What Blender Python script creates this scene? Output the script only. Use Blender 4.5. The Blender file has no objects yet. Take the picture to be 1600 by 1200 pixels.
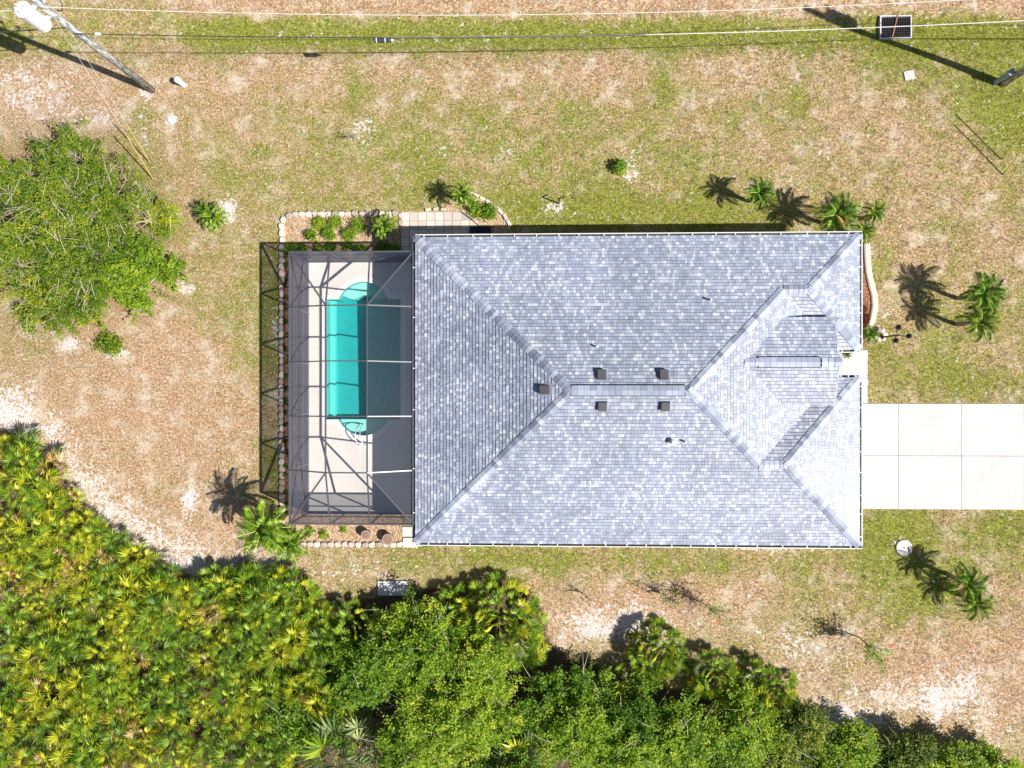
import bpy, bmesh, math, random
import numpy as np
from mathutils import Vector, Matrix, Euler
from mathutils.geometry import tessellate_polygon
random.seed(7); RNG = np.random.default_rng(7)
S = bpy.context.scene
C = S.collection
# ------------------------------------------------------------------ camera, sky, sun, exposure
H = 33.0; F = 1111.0; TILT = math.radians(1.9)
cam_d = bpy.data.cameras.new('camera'); cam = bpy.data.objects.new('camera', cam_d); C.objects.link(cam)
cam.location = (0, 0, H); cam.rotation_euler = (0, TILT, 0)
cam_d.sensor_width = 36; cam_d.lens = 36 * F / 1600; cam_d.clip_end = 2000; cam_d.clip_start = 0.5
S.camera = cam
SUN = Vector((0.875, -0.36, 1.0)).normalized()
world = bpy.data.worlds.new('World'); S.world = world; world.use_nodes = True
wt = world.node_tree; wt.nodes.clear()
sky = wt.nodes.new('ShaderNodeTexSky'); sky.sky_type = 'NISHITA'; sky.sun_disc = False
sky.sun_elevation = math.asin(SUN.z); sky.sun_rotation = math.atan2(SUN.x, SUN.y)
bgn = wt.nodes.new('ShaderNodeBackground'); bgn.inputs['Strength'].default_value = 0.055
won = wt.nodes.new('ShaderNodeOutputWorld')
wt.links.new(sky.outputs[0], bgn.inputs[0]); wt.links.new(bgn.outputs[0], won.inputs[0])
sl = bpy.data.lights.new('sun', 'SUN'); sl.energy = 5.0; sl.angle = math.radians(0.5); sl.color = (1.0, 0.955, 0.89)
so = bpy.data.objects.new('sun', sl); C.objects.link(so); so.rotation_euler = SUN.to_track_quat('Z', 'Y').to_euler(); so.location = (20, -10, 40)
S.view_settings.view_transform = 'Standard'; S.view_settings.look = 'None'; S.view_settings.gamma = 1
S.view_settings.exposure = 0.5; S.view_settings.use_curve_mapping = False

# ------------------------------------------------------------------ helpers
ca, sa = math.cos(TILT), math.sin(TILT)
def P(px, py, z=0.0):
    """world point at height z that the photograph shows at (px, py)"""
    dx = (px - 800) / F; dy = (600 - py) / F
    t = (H - z) / (dx * sa + ca)
    return Vector(((dx * ca - sa) * t, dy * t, z))
def inv_px(X, Y):
    m = X / H; dx = (sa + m * ca) / (ca - m * sa); dy = Y * (dx * sa + ca) / H
    return 800 + dx * F, 600 - dy * F
def swale(y):
    return -0.22 * np.exp(-((y - 16.3) / 1.0) ** 2)
def Gp(px, py):
    p = P(px, py, 0); p.z = float(swale(p.y)); return p

ORG = {}
def tag(o, label=None, cat=None, group=None, kind=None):
    if label: o['label'] = label
    if cat: o['category'] = cat
    if group: o['group'] = group
    if kind: o['kind'] = kind
    return o
def empty(name, loc, label=None, cat=None, group=None):
    o = bpy.data.objects.new(name, None); C.objects.link(o); o.location = loc; o.empty_display_size = 0.2
    ORG[o.name] = Vector(loc); return tag(o, label, cat, group)
def org(o): return ORG.get(o.name, Vector((0, 0, 0))) if o else Vector((0, 0, 0))
def link(name, me, parent=None, loc=None, rot=None, scale=None):
    """loc is a WORLD location (parents are never rotated)"""
    o = bpy.data.objects.new(name, me); C.objects.link(o)
    w = Vector(loc) if loc is not None else org(parent).copy()
    if parent: o.parent = parent
    o.location = w - org(parent)
    if rot is not None: o.rotation_euler = rot
    if scale is not None: o.scale = (scale,) * 3 if isinstance(scale, (int, float)) else scale
    ORG[o.name] = w
    return o
def arr_mesh(name, V, Q, mat=None, tint=None, smooth=False):
    V = np.asarray(V, dtype=np.float32); Q = np.asarray(Q, dtype=np.int32)
    me = bpy.data.meshes.new(name); n, k = Q.shape
    me.vertices.add(len(V)); me.vertices.foreach_set('co', V.ravel())
    me.loops.add(n * k); me.loops.foreach_set('vertex_index', Q.ravel())
    me.polygons.add(n); me.polygons.foreach_set('loop_start', np.arange(0, n * k, k, dtype=np.int32))
    me.polygons.foreach_set('loop_total', np.full(n, k, dtype=np.int32))
    if smooth: me.polygons.foreach_set('use_smooth', np.ones(n, dtype=bool))
    me.update(calc_edges=True); me.validate()
    if tint is not None:
        a = me.attributes.new('tint', 'FLOAT', 'FACE'); a.data.foreach_set('value', np.asarray(tint, dtype=np.float32))
    if mat: me.materials.append(mat)
    return me
class MB:
    def __init__(s): s.v = []; s.f = []; s.t = []
    def add(s, vs, fs, t=0.5):
        b = len(s.v); s.v += [tuple(v) for v in vs]; s.f += [tuple(b + i for i in f) for f in fs]; s.t += [t] * len(fs); return s
    def box(s, c, d, rz=0.0, t=0.5, M=None):
        hx, hy, hz = d[0] / 2, d[1] / 2, d[2] / 2
        R = Matrix.Rotation(rz, 3, 'Z') if M is None else M
        vs = [Vector(c) + R @ Vector((x, y, z)) for z in (-hz, hz) for x, y in ((-hx, -hy), (hx, -hy), (hx, hy), (-hx, hy))]
        return s.add(vs, [(3, 2, 1, 0), (4, 5, 6, 7), (0, 1, 5, 4), (1, 2, 6, 5), (2, 3, 7, 6), (3, 0, 4, 7)], t)
    def box2(s, a, b, t=0.5):
        return s.box([(a[i] + b[i]) / 2 for i in range(3)], [abs(b[i] - a[i]) for i in range(3)], 0, t)
    def bar(s, p, q, w, h, t=0.5):
        p, q = Vector(p), Vector(q); d = (q - p); L = d.length; d.normalize()
        side = d.cross(Vector((0, 0, 1)))
        side = Vector((1, 0, 0)) if side.length < 1e-4 else side.normalized()
        up = side.cross(d); M = Matrix((d, side, up)).transposed()
        return s.box((p + q) / 2, (L, w, h), t=t, M=M)
    def tube(s, pts, rs, n=6, cap=True, t=0.5):
        pts = [Vector(p) for p in pts]; m = len(pts)
        if isinstance(rs, (int, float)): rs = [rs] * m
        b = len(s.v); ref = None
        for i, p in enumerate(pts):
            d = (pts[min(i + 1, m - 1)] - pts[max(i - 1, 0)]).normalized()
            if ref is None: ref = Vector((1, 0, 0)) if abs(d.x) < 0.8 else Vector((0, 1, 0))
            a = (ref - d * ref.dot(d)).normalized(); ref = a; c = d.cross(a)
            for k in range(n):
                th = 2 * math.pi * k / n
                s.v.append(tuple(p + (a * math.cos(th) + c * math.sin(th)) * rs[i]))
        for i in range(m - 1):
            for k in range(n):
                k2 = (k + 1) % n; s.f.append((b + i * n + k, b + i * n + k2, b + (i + 1) * n + k2, b + (i + 1) * n + k)); s.t.append(t)
        if cap:
            s.f.append(tuple(b + k for k in reversed(range(n)))); s.f.append(tuple(b + (m - 1) * n + k for k in range(n))); s.t += [t, t]
        return s
    def poly_prism(s, pts, z0, z1, t=0.5):
        n = len(pts)
        vs = [(p[0], p[1], z0) for p in pts] + [(p[0], p[1], z1) for p in pts]
        tri = tessellate_polygon([[Vector((p[0], p[1], 0)) for p in pts]])
        fs = [tuple(n + i for i in f) for f in tri] + [tuple(reversed(f)) for f in tri] + [(i, (i + 1) % n, n + (i + 1) % n, n + i) for i in range(n)]
        return s.add(vs, fs, t)
    def mesh(s, name, mat=None, smooth=False, o=(0, 0, 0)):
        me = bpy.data.meshes.new(name); o = Vector(o)
        me.from_pydata([tuple(Vector(v) - o) for v in s.v], [], s.f); 
        a = me.attributes.new('tint', 'FLOAT', 'FACE'); a.data.foreach_set('value', np.array(s.t, dtype=np.float32))
        if smooth: me.polygons.foreach_set('use_smooth', np.ones(len(s.f), dtype=bool))
        if mat: me.materials.append(mat)
        bm = bmesh.new(); bm.from_mesh(me); bmesh.ops.recalc_face_normals(bm, faces=bm.faces); bm.to_mesh(me); bm.free()
        me.update(); return me
    def build(s, name, mat, parent=None, loc=None, smooth=False):
        """vertices are in WORLD coordinates"""
        w = Vector(loc) if loc is not None else (org(parent).copy() if parent else Vector((0, 0, 0)))
        return link(name, s.mesh(name, mat, smooth, w), parent, w)

# ------------------------------------------------------------------ materials
class NT:
    def __init__(s, name):
        s.m = bpy.data.materials.new(name); s.m.use_nodes = True; s.t = s.m.node_tree; s.t.nodes.clear()
        s.out = s.t.nodes.new('ShaderNodeOutputMaterial')
    def n(s, ty, **kw):
        nd = s.t.nodes.new(ty)
        for k, v in kw.items():
            if k.startswith('i_'):
                key = k[2:]; nd.inputs[int(key) if key.isdigit() else key.replace('_', ' ')].default_value = v
            else: setattr(nd, k, v)
        return nd
    def l(s, a, b): s.t.links.new(a, b)
    def pos(s): return s.n('ShaderNodeNewGeometry').outputs['Position']
    def noise(s, vec, scale, detail=2.0, rough=0.5):
        n = s.n('ShaderNodeTexNoise'); n.inputs['Scale'].default_value = scale; n.inputs['Detail'].default_value = detail
        n.inputs['Roughness'].default_value = rough
        if vec is not None: s.l(vec, n.inputs['Vector'])
        return n.outputs['Fac']
    def ramp(s, fac, stops, interp='LINEAR'):
        r = s.n('ShaderNodeValToRGB'); cr = r.color_ramp; cr.interpolation = interp
        while len(cr.elements) < len(stops): cr.elements.new(0.5)
        for e, (p, c) in zip(cr.elements, stops):
            e.position = p; e.color = (*c, 1) if len(c) == 3 else c
        s.l(fac, r.inputs[0]); return r.outputs[0]
    def math(s, op, a, b=None, clamp=False):
        n = s.n('ShaderNodeMath', operation=op, use_clamp=clamp)
        for i, x in enumerate((a, b)):
            if x is None: continue
            if isinstance(x, (int, float)): n.inputs[i].default_value = x
            else: s.l(x, n.inputs[i])
        return n.outputs[0]
    def mix(s, fac, a, b, blend='MIX'):
        n = s.n('ShaderNodeMix', data_type='RGBA', blend_type=blend)
        for k, x in ((0, fac), (6, a), (7, b)):
            if isinstance(x, (int, float)): n.inputs[k].default_value = x
            elif isinstance(x, tuple): n.inputs[k].default_value = (*x, 1)
            else: s.l(x, n.inputs[k])
        return n.outputs[2]
    def bsdf(s, col, rough=0.8, metal=0.0, spec=0.3):
        b = s.n('ShaderNodeBsdfPrincipled')
        if isinstance(col, tuple): b.inputs['Base Color'].default_value = (*col, 1)
        else: s.l(col, b.inputs['Base Color'])
        b.inputs['Roughness'].default_value = rough; b.inputs['Metallic'].default_value = metal; b.inputs['Specular IOR Level'].default_value = spec
        return b
    def bump(s, b, h, strength=0.5, dist=0.02):
        n = s.n('ShaderNodeBump'); n.inputs['Strength'].default_value = strength; n.inputs['Distance'].default_value = dist
        s.l(h, n.inputs['Height']); s.l(n.outputs[0], b.inputs['Normal'])
    def done(s, sh): s.l(sh, s.out.inputs['Surface']); return s.m
    def attr(s, name): return s.n('ShaderNodeAttribute', attribute_name=name).outputs['Fac']
    def rnd(s): return s.n('ShaderNodeObjectInfo').outputs['Random']

def plain(name, c, rough=0.7, var=0.2, scale=6.0, metal=0.0, spec=0.3, bump=0.0, orand=0.0, c2=None):
    """colour with two scales of blotchy wear"""
    t = NT(name); p = t.pos()
    f = t.math('MULTIPLY', t.math('ADD', t.noise(p, scale, 4), t.noise(p, scale * 7, 2)), 0.5)
    if orand: f = t.math('ADD', f, t.math('MULTIPLY', t.math('SUBTRACT', t.rnd(), 0.5), orand))
    lo = tuple(x * (1 - var) for x in c) if c2 is None else c2; hi = tuple(min(1, x * (1 + var)) for x in c)
    col = t.ramp(f, [(0.3, lo), (0.7, hi)])
    b = t.bsdf(col, rough, metal, spec)
    if bump: t.bump(b, t.noise(p, scale * 9, 3), bump, 0.01)
    return t.done(b.outputs[0])
def foliage(name, stops, rough=0.5, trans=0.46, orand=0.25, attr=True):
    t = NT(name)
    f = t.attr('tint') if attr else t.noise(t.n('ShaderNodeTexCoord').outputs['Object'], 3.0, 2)
    f = t.math('ADD', f, t.math('MULTIPLY', t.math('SUBTRACT', t.rnd(), 0.5), orand), True)
    col = t.ramp(f, stops)
    b = t.bsdf(col, rough, 0, 0.35)
    tr = t.n('ShaderNodeBsdfTranslucent'); t.l(t.mix(0.5, col, (0.35, 0.45, 0.05)), tr.inputs[0])
    mx = t.n('ShaderNodeMixShader'); mx.inputs[0].default_value = trans
    t.l(b.outputs[0], mx.inputs[1]); t.l(tr.outputs[0], mx.inputs[2])
    return t.done(mx.outputs[0])

M = {}
def lawn_nodes(t):
    p = t.pos()
    g, s, li = t.attr('green'), t.attr('sand'), t.attr('litter')
    n1 = t.noise(p, 5.5, 4, 0.7); n2 = t.noise(p, 1.6, 4, 0.6); n3 = t.noise(p, 0.45, 4, 0.55); n4 = t.noise(p, 10.5, 3, 0.75)
    gm = t.math('ADD', g, t.math('MULTIPLY', t.math('SUBTRACT', n1, 0.5), 1.0))
    gm = t.math('ADD', gm, t.math('MULTIPLY', t.math('SUBTRACT', n2, 0.5), 1.1))
    gm = t.math('ADD', gm, t.math('MULTIPLY', t.math('SUBTRACT', n3, 0.5), 0.9))
    gm = t.ramp(gm, [(0.28, (0, 0, 0)), (0.72, (1, 1, 1))])
    dry = t.ramp(n4, [(0.30, (0.15, 0.088, 0.045)), (0.46, (0.37, 0.250, 0.140)), (0.56, (0.52, 0.395, 0.250)), (0.70, (0.74, 0.63, 0.49))])
    dry = t.mix(t.ramp(n2, [(0.36, (0, 0, 0)), (0.60, (1, 1, 1))]), dry, t.mix(1.0, dry, (0.98, 0.84, 0.79), 'MULTIPLY'))
    pale = t.ramp(t.noise(p, 0.95, 3, 0.6), [(0.50, (0, 0, 0)), (0.68, (0.55, 0.55, 0.55))])
    dry = t.mix(pale, dry, (0.70, 0.62, 0.51))
    grn = t.ramp(n4, [(0.30, (0.058, 0.076, 0.010)), (0.5, (0.205, 0.222, 0.034)), (0.70, (0.42, 0.40, 0.10))])
    col = t.mix(gm, dry, grn)
    sm = t.math('ADD', s, t.math('MULTIPLY', t.math('SUBTRACT', n1, 0.5), 2.6))
    sm = t.math('ADD', sm, t.math('MULTIPLY', t.math('SUBTRACT', n2, 0.5), 1.3))
    sm = t.ramp(sm, [(0.46, (0, 0, 0)), (0.74, (1, 1, 1))])
    snd = t.ramp(n4, [(0.36, (0.46, 0.38, 0.33)), (0.56, (0.74, 0.68, 0.66))])
    col = t.mix(sm, col, snd)
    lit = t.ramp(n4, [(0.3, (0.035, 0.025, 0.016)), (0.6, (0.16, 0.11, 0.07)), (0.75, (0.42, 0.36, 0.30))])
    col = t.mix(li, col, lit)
    return p, col, n1, n4
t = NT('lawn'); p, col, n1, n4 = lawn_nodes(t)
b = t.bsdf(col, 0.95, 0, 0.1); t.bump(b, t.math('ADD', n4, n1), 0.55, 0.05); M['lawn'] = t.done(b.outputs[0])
t = NT('grass_blade')
c0 = t.n('ShaderNodeAttribute', attribute_name='col').outputs['Color']
b = t.bsdf(c0, 0.7, 0, 0.2)
tr = t.n('ShaderNodeBsdfTranslucent'); t.l(c0, tr.inputs[0])
mx = t.n('ShaderNodeMixShader'); mx.inputs[0].default_value = 0.35; t.l(b.outputs[0], mx.inputs[1]); t.l(tr.outputs[0], mx.inputs[2])
M['grass'] = t.done(mx.outputs[0])
# asphalt shingles: colour of each tab from its own value, granules on top
t = NT('shingle'); p = t.pos()
f = t.attr('tint')
f = t.math('ADD', f, t.math('MULTIPLY', t.math('SUBTRACT', t.noise(p, 60, 2, 0.7), 0.5), 0.35))
f = t.math('ADD', f, t.math('MULTIPLY', t.math('SUBTRACT', t.noise(p, 0.7, 3), 0.5), 0.14), True)
col = t.ramp(f, [(0.0, (0.190, 0.220, 0.300)), (0.35, (0.285, 0.325, 0.430)), (0.65, (0.395, 0.440, 0.545)), (1.0, (0.68, 0.715, 0.79))])
stk = t.ramp(t.noise(p, 0.33, 5, 0.65), [(0.36, (0.80, 0.80, 0.79)), (0.60, (1, 1, 1))]); col = t.mix(1.0, col, stk, 'MULTIPLY')
b = t.bsdf(col, 0.52, 0, 0.75); t.bump(b, t.noise(p, 90, 2), 0.2, 0.004); M['shingle'] = t.done(b.outputs[0])
M['deckwood'] = plain('roof_underlay_shadow', (0.075, 0.08, 0.10), 0.9)  # underlay kept dark to draw butt shadows between shingle courses
M['white'] = plain('white_aluminium', (0.80, 0.80, 0.80), 0.45, 0.06, 3)
M['stucco'] = plain('stucco', (0.62, 0.58, 0.50), 0.9, 0.08, 3, bump=0.3)
M['soffit'] = plain('soffit_white', (0.7, 0.7, 0.7), 0.7, 0.05)
M['vent'] = plain('vent_plastic', (0.085, 0.082, 0.092), 0.6, 0.2, 8)
M['trough_dark'] = plain('gutter_trough_dark', (0.06, 0.055, 0.045), 0.95, 0.4, 4)
M['lead'] = plain('lead_flashing', (0.62, 0.62, 0.62), 0.5, 0.15, 8)
M['blackpipe'] = plain('black_pipe', (0.02, 0.02, 0.022), 0.6)
M['concrete'] = plain('driveway_concrete', (0.585, 0.565, 0.545), 0.9, 0.12, 0.8, bump=0.15, orand=0.08)
M['joint'] = plain('concrete_joint', (0.40, 0.37, 0.34), 0.95)
t = NT('pool_deck_coating'); p = t.pos()
f = t.math('MULTIPLY', t.math('ADD', t.noise(p, 0.8, 4), t.noise(p, 40, 2)), 0.5)
col = t.ramp(f, [(0.3, (0.60, 0.56, 0.525)), (0.7, (0.72, 0.68, 0.64))])
st = t.ramp(t.noise(p, 1.7, 5, 0.7), [(0.62, (1, 1, 1)), (0.78, (0.78, 0.74, 0.72))])
col = t.mix(1.0, col, st, 'MULTIPLY'); b = t.bsdf(col, 0.85, 0, 0.2); t.bump(b, t.noise(p, 60, 2), 0.3, 0.004); M['pooldeck'] = t.done(b.outputs[0])
M['coping'] = plain('pool_coping', (0.74, 0.71, 0.68), 0.8, 0.07, 2)
M['plaster'] = plain('pool_plaster', (0.27, 0.54, 0.51), 0.8, 0.14, 3.5)
M['tile'] = plain('pool_tile_band', (0.10, 0.33, 0.36), 0.4, 0.2, 12)
M['step'] = plain('pool_step_plaster', (0.62, 0.80, 0.72), 0.8, 0.06, 3)
# water: clear surface over absorbing volume
t = NT('pool_water')
tr = t.n('ShaderNodeBsdfTransparent'); gl = t.n('ShaderNodeBsdfGlossy'); gl.inputs['Roughness'].default_value = 0.05
fr = t.n('ShaderNodeFresnel'); fr.inputs['IOR'].default_value = 1.33
bp = t.n('ShaderNodeBump'); bp.inputs['Strength'].default_value = 0.25; bp.inputs['Distance'].default_value = 0.05; t.l(t.noise(t.pos(), 3.5, 3), bp.inputs['Height']); t.l(bp.outputs[0], gl.inputs['Normal'])
mx = t.n('ShaderNodeMixShader'); t.l(fr.outputs[0], mx.inputs[0]); t.l(tr.outputs[0], mx.inputs[1]); t.l(gl.outputs[0], mx.inputs[2])
va = t.n('ShaderNodeVolumeAbsorption'); va.inputs['Color'].default_value = (0.012, 0.87, 0.89, 1); va.inputs['Density'].default_value = 1.2
t.l(va.outputs[0], t.out.inputs['Volume']); M['water'] = t.done(mx.outputs[0])
def screen(name, op, c):
    t = NT(name); tr = t.n('ShaderNodeBsdfTransparent'); b = t.bsdf(c, 0.45, 0.0, 0.6)
    mx = t.n('ShaderNodeMixShader'); mx.inputs[0].default_value = op; t.l(tr.outputs[0], mx.inputs[1]); t.l(b.outputs[0], mx.inputs[2])
    return t.done(mx.outputs[0])
M['screen_roof'] = screen('insect_screen_roof', 0.095, (0.10, 0.11, 0.18))
M['screen_wall'] = screen('insect_screen_wall', 0.66, (0.095, 0.105, 0.16))
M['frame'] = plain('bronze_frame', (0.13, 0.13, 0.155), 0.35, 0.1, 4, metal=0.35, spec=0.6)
M['chrome'] = plain('white_rail', (0.85, 0.85, 0.86), 0.25, 0.03)
M['edging'] = plain('edging_stone', (0.56, 0.47, 0.41), 0.95, 0.3, 5, bump=0.4, orand=0.9)
M['brick'] = plain('bed_brick', (0.66, 0.56, 0.46), 0.95, 0.15, 5, bump=0.4, orand=0.5)
M['paver'] = plain('paver', (0.62, 0.54, 0.47), 0.95, 0.14, 2.5, bump=0.3, orand=0.55)
t = NT('mulch'); p = t.pos()
v = t.n('ShaderNodeTexVoronoi'); v.inputs['Scale'].default_value = 17.0; t.l(p, v.inputs['Vector'])
f = t.math('MULTIPLY', t.math('ADD', v.outputs['Color'], t.noise(p, 30, 2)), 0.5)
col = t.ramp(f, [(0.2, (0.15, 0.08, 0.04)), (0.5, (0.44, 0.29, 0.17)), (0.8, (0.72, 0.60, 0.46))])
b = t.bsdf(col, 0.95, 0, 0.1); t.bump(b, v.outputs['Distance'], 0.6, 0.03); M['mulch'] = t.done(b.outputs[0])
t = NT('red_mulch'); p = t.pos()
v = t.n('ShaderNodeTexVoronoi'); v.inputs['Scale'].default_value = 17.0; t.l(p, v.inputs['Vector'])
col = t.ramp(t.noise(p, 14, 3, 0.7), [(0.3, (0.09, 0.03, 0.015)), (0.55, (0.30, 0.14, 0.08)), (0.75, (0.62, 0.48, 0.38))])
b = t.bsdf(col, 0.95, 0, 0.1); t.bump(b, v.outputs['Distance'], 0.6, 0.03); M['redmulch'] = t.done(b.outputs[0])
M['curb'] = plain('curb_concrete', (0.66, 0.58, 0.49), 0.9, 0.1, 3, bump=0.2)
M['pole'] = None
t = NT('weathered_pole'); p = t.pos()
mp = t.n('ShaderNodeMapping'); mp.inputs['Scale'].default_value = (14, 14, 3.0); t.l(p, mp.inputs[0])
f = t.noise(mp.outputs[0], 1.0, 4, 0.75)
col = t.ramp(f, [(0.36, (0.07, 0.08, 0.08)), (0.5, (0.34, 0.35, 0.35)), (0.62, (0.68, 0.68, 0.67))])
b = t.bsdf(col, 0.9, 0, 0.2); t.bump(b, f, 0.5, 0.02); M['pole'] = t.done(b.outputs[0])
M['can'] = plain('transformer_paint', (0.74, 0.76, 0.80), 0.4, 0.07, 3)
M['porcelain'] = plain('porcelain', (0.80, 0.80, 0.80), 0.3, 0.05)
M['wire'] = plain('bare_wire', (0.72, 0.70, 0.66), 0.45, 0.1, 4)
M['cable'] = plain('cable_sheath', (0.05, 0.055, 0.06), 0.6, 0.3, 3)
M['cable_l'] = plain('cable_grey', (0.26, 0.27, 0.28), 0.5, 0.3, 3)
M['yellow'] = plain('yellow_guard', (0.50, 0.40, 0.09), 0.6, 0.15, 5)
M['pedestal'] = plain('pedestal_green_grey', (0.30, 0.37, 0.42), 0.5, 0.1, 5)
M['terracotta'] = plain('dark_pot', (0.16, 0.06, 0.05), 0.7, 0.2, 8)
M['soil'] = plain('pot_soil', (0.28, 0.17, 0.13), 0.95, 0.4, 20)
M['iron'] = plain('cast_iron', (0.035, 0.032, 0.035), 0.7, 0.3, 10)
M['rust'] = plain('rusty_bar', (0.33, 0.16, 0.11), 0.8, 0.2, 10)
M['dark'] = plain('dark_void', (0.012, 0.012, 0.013), 0.95)
M['slab'] = plain('weathered_slab', (0.62, 0.60, 0.62), 0.95, 0.25, 2.2, bump=0.3)
M['bark'] = plain('bark', (0.30, 0.25, 0.20), 0.95, 0.35, 10, bump=0.5)
M['twig'] = plain('pale_twig', (0.52, 0.45, 0.37), 0.95, 0.3, 10)
M['palmtrunk'] = plain('palm_trunk', (0.27, 0.21, 0.15), 0.95, 0.4, 14, bump=0.6)
M['black'] = plain('lamp_black', (0.015, 0.016, 0.02), 0.4)
M['lampglass'] = plain('lamp_glass', (0.10, 0.11, 0.16), 0.2, 0.1)
M['glass'] = plain('window_glass', (0.03, 0.04, 0.05), 0.1, 0.1, spec=0.6)
M['door'] = plain('door_paint', (0.72, 0.72, 0.70), 0.5, 0.04)
M['leaf_bush'] = foliage('leaf_bush', [(0.0, (0.04, 0.10, 0.010)), (0.35, (0.16, 0.285, 0.020)), (0.7, (0.34, 0.44, 0.035)), (1.0, (0.60, 0.56, 0.06))])
M['leaf_tree'] = foliage('leaf_tree', [(0.0, (0.07, 0.16, 0.015)), (0.35, (0.22, 0.39, 0.025)), (0.7, (0.42, 0.57, 0.04)), (1.0, (0.68, 0.70, 0.09))])
M['leaf_dark'] = foliage('leaf_dark', [(0.0, (0.04, 0.11, 0.012)), (0.4, (0.14, 0.30, 0.022)), (0.75, (0.28, 0.45, 0.035)), (1.0, (0.54, 0.60, 0.07))])
M['leaf_shrub'] = foliage('leaf_shrub', [(0.0, (0.030, 0.070, 0.012)), (0.5, (0.11, 0.19, 0.025)), (1.0, (0.42, 0.45, 0.06))])
M['leaf_red'] = foliage('leaf_red', [(0.0, (0.06, 0.006, 0.008)), (0.5, (0.20, 0.02, 0.02)), (1.0, (0.34, 0.10, 0.05))])
M['flower'] = plain('red_petal', (0.62, 0.06, 0.03), 0.6)
M['fan_green'] = foliage('fan_green', [(0.0, (0.07, 0.165, 0.015)), (0.5, (0.24, 0.39, 0.022)), (1.0, (0.50, 0.58, 0.06))], 0.42, 0.22, 0.5)
M['fan_yellow'] = foliage('fan_yellow', [(0.0, (0.22, 0.30, 0.016)), (0.5, (0.50, 0.54, 0.024)), (1.0, (0.78, 0.70, 0.06))], 0.42, 0.25, 0.5)
M['fan_dry'] = foliage('fan_dry', [(0.0, (0.26, 0.14, 0.03)), (0.5, (0.50, 0.33, 0.06)), (1.0, (0.62, 0.52, 0.34))], 0.6, 0.15, 0.5)
M['fan_deep'] = foliage('fan_deep', [(0.0, (0.04, 0.11, 0.012)), (0.5, (0.14, 0.28, 0.022)), (1.0, (0.34, 0.46, 0.06))], 0.42, 0.2, 0.5)
M['fan_pale'] = foliage('fan_pale', [(0.0, (0.10, 0.17, 0.06)), (0.5, (0.24, 0.30, 0.11)), (1.0, (0.44, 0.48, 0.22))], 0.42, 0.2, 0.5)
M['palm_green'] = foliage('palm_green', [(0.0, (0.05, 0.16, 0.02)), (0.5, (0.21, 0.41, 0.035)), (1.0, (0.56, 0.70, 0.17))], 0.4, 0.25, 0.4)
M['palm_light'] = foliage('palm_light', [(0.0, (0.08, 0.19, 0.012)), (0.5, (0.29, 0.47, 0.03)), (1.0, (0.68, 0.76, 0.18))], 0.4, 0.25, 0.4)

# ------------------------------------------------------------------ ground
def grid_axis(lo, hi, step, far):
    a = list(np.arange(lo, hi + 1e-6, step)); x = hi; d = step
    while x < far: d *= 1.6; x += d; a.append(x)
    x = lo; d = step; pre = []
    while x > -far: d *= 1.6; x -= d; pre.append(x)
    return np.array(pre[::-1] + a)
DX0, DX1, DY0, DY1 = -10.72, -4.66, -6.10, 5.76           # pool deck footprint
gx = grid_axis(-30, 28, 0.17, 600); gy = grid_axis(-22, 22, 0.17, 600)
GX, GY = np.meshgrid(gx, gy)
def blob(px, py, cx, cy, rx, ry=None, amp=1.0):
    ry = ry or rx; return amp * np.exp(-(((px - cx) / rx) ** 2 + ((py - cy) / ry) ** 2))
def inpoly(px, py, poly):
    ins = np.zeros(np.shape(px), bool); n = len(poly); j = n - 1
    for i in range(n):
        xi, yi = poly[i]; xj, yj = poly[j]
        c = ((yi > py) != (yj > py)) & (px < (xj - xi) * (py - yi) / (yj - yi + 1e-12) + xi)
        ins ^= c; j = i
    return ins
THICKET = [(-400, 640), (0, 672), (60, 690), (100, 748), (135, 800), (200, 850), (250, 885), (300, 902), (350, 905), (420, 890), (470, 905), (500, 950), (500, 1060), (480, 1230), (-400, 1300)]
WOOD = [(480, 930), (560, 935), (640, 925), (700, 915), (790, 900), (850, 950), (860, 1010), (960, 1050), (1020, 1070), (1130, 1090), (1250, 1110), (1280, 1150), (1420, 1185), (1560, 1225), (1560, 1330), (440, 1330)]
def seg_dist(px, py, pts):
    d = np.full(np.shape(px), 1e9)
    for (ax, ay), (bx, by) in zip(pts[:-1], pts[1:]):
        vx, vy = bx - ax, by - ay; tt = np.clip(((px - ax) * vx + (py - ay) * vy) / (vx * vx + vy * vy), 0, 1)
        d = np.minimum(d, np.hypot(px - ax - tt * vx, py - ay - tt * vy))
    return d
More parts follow.
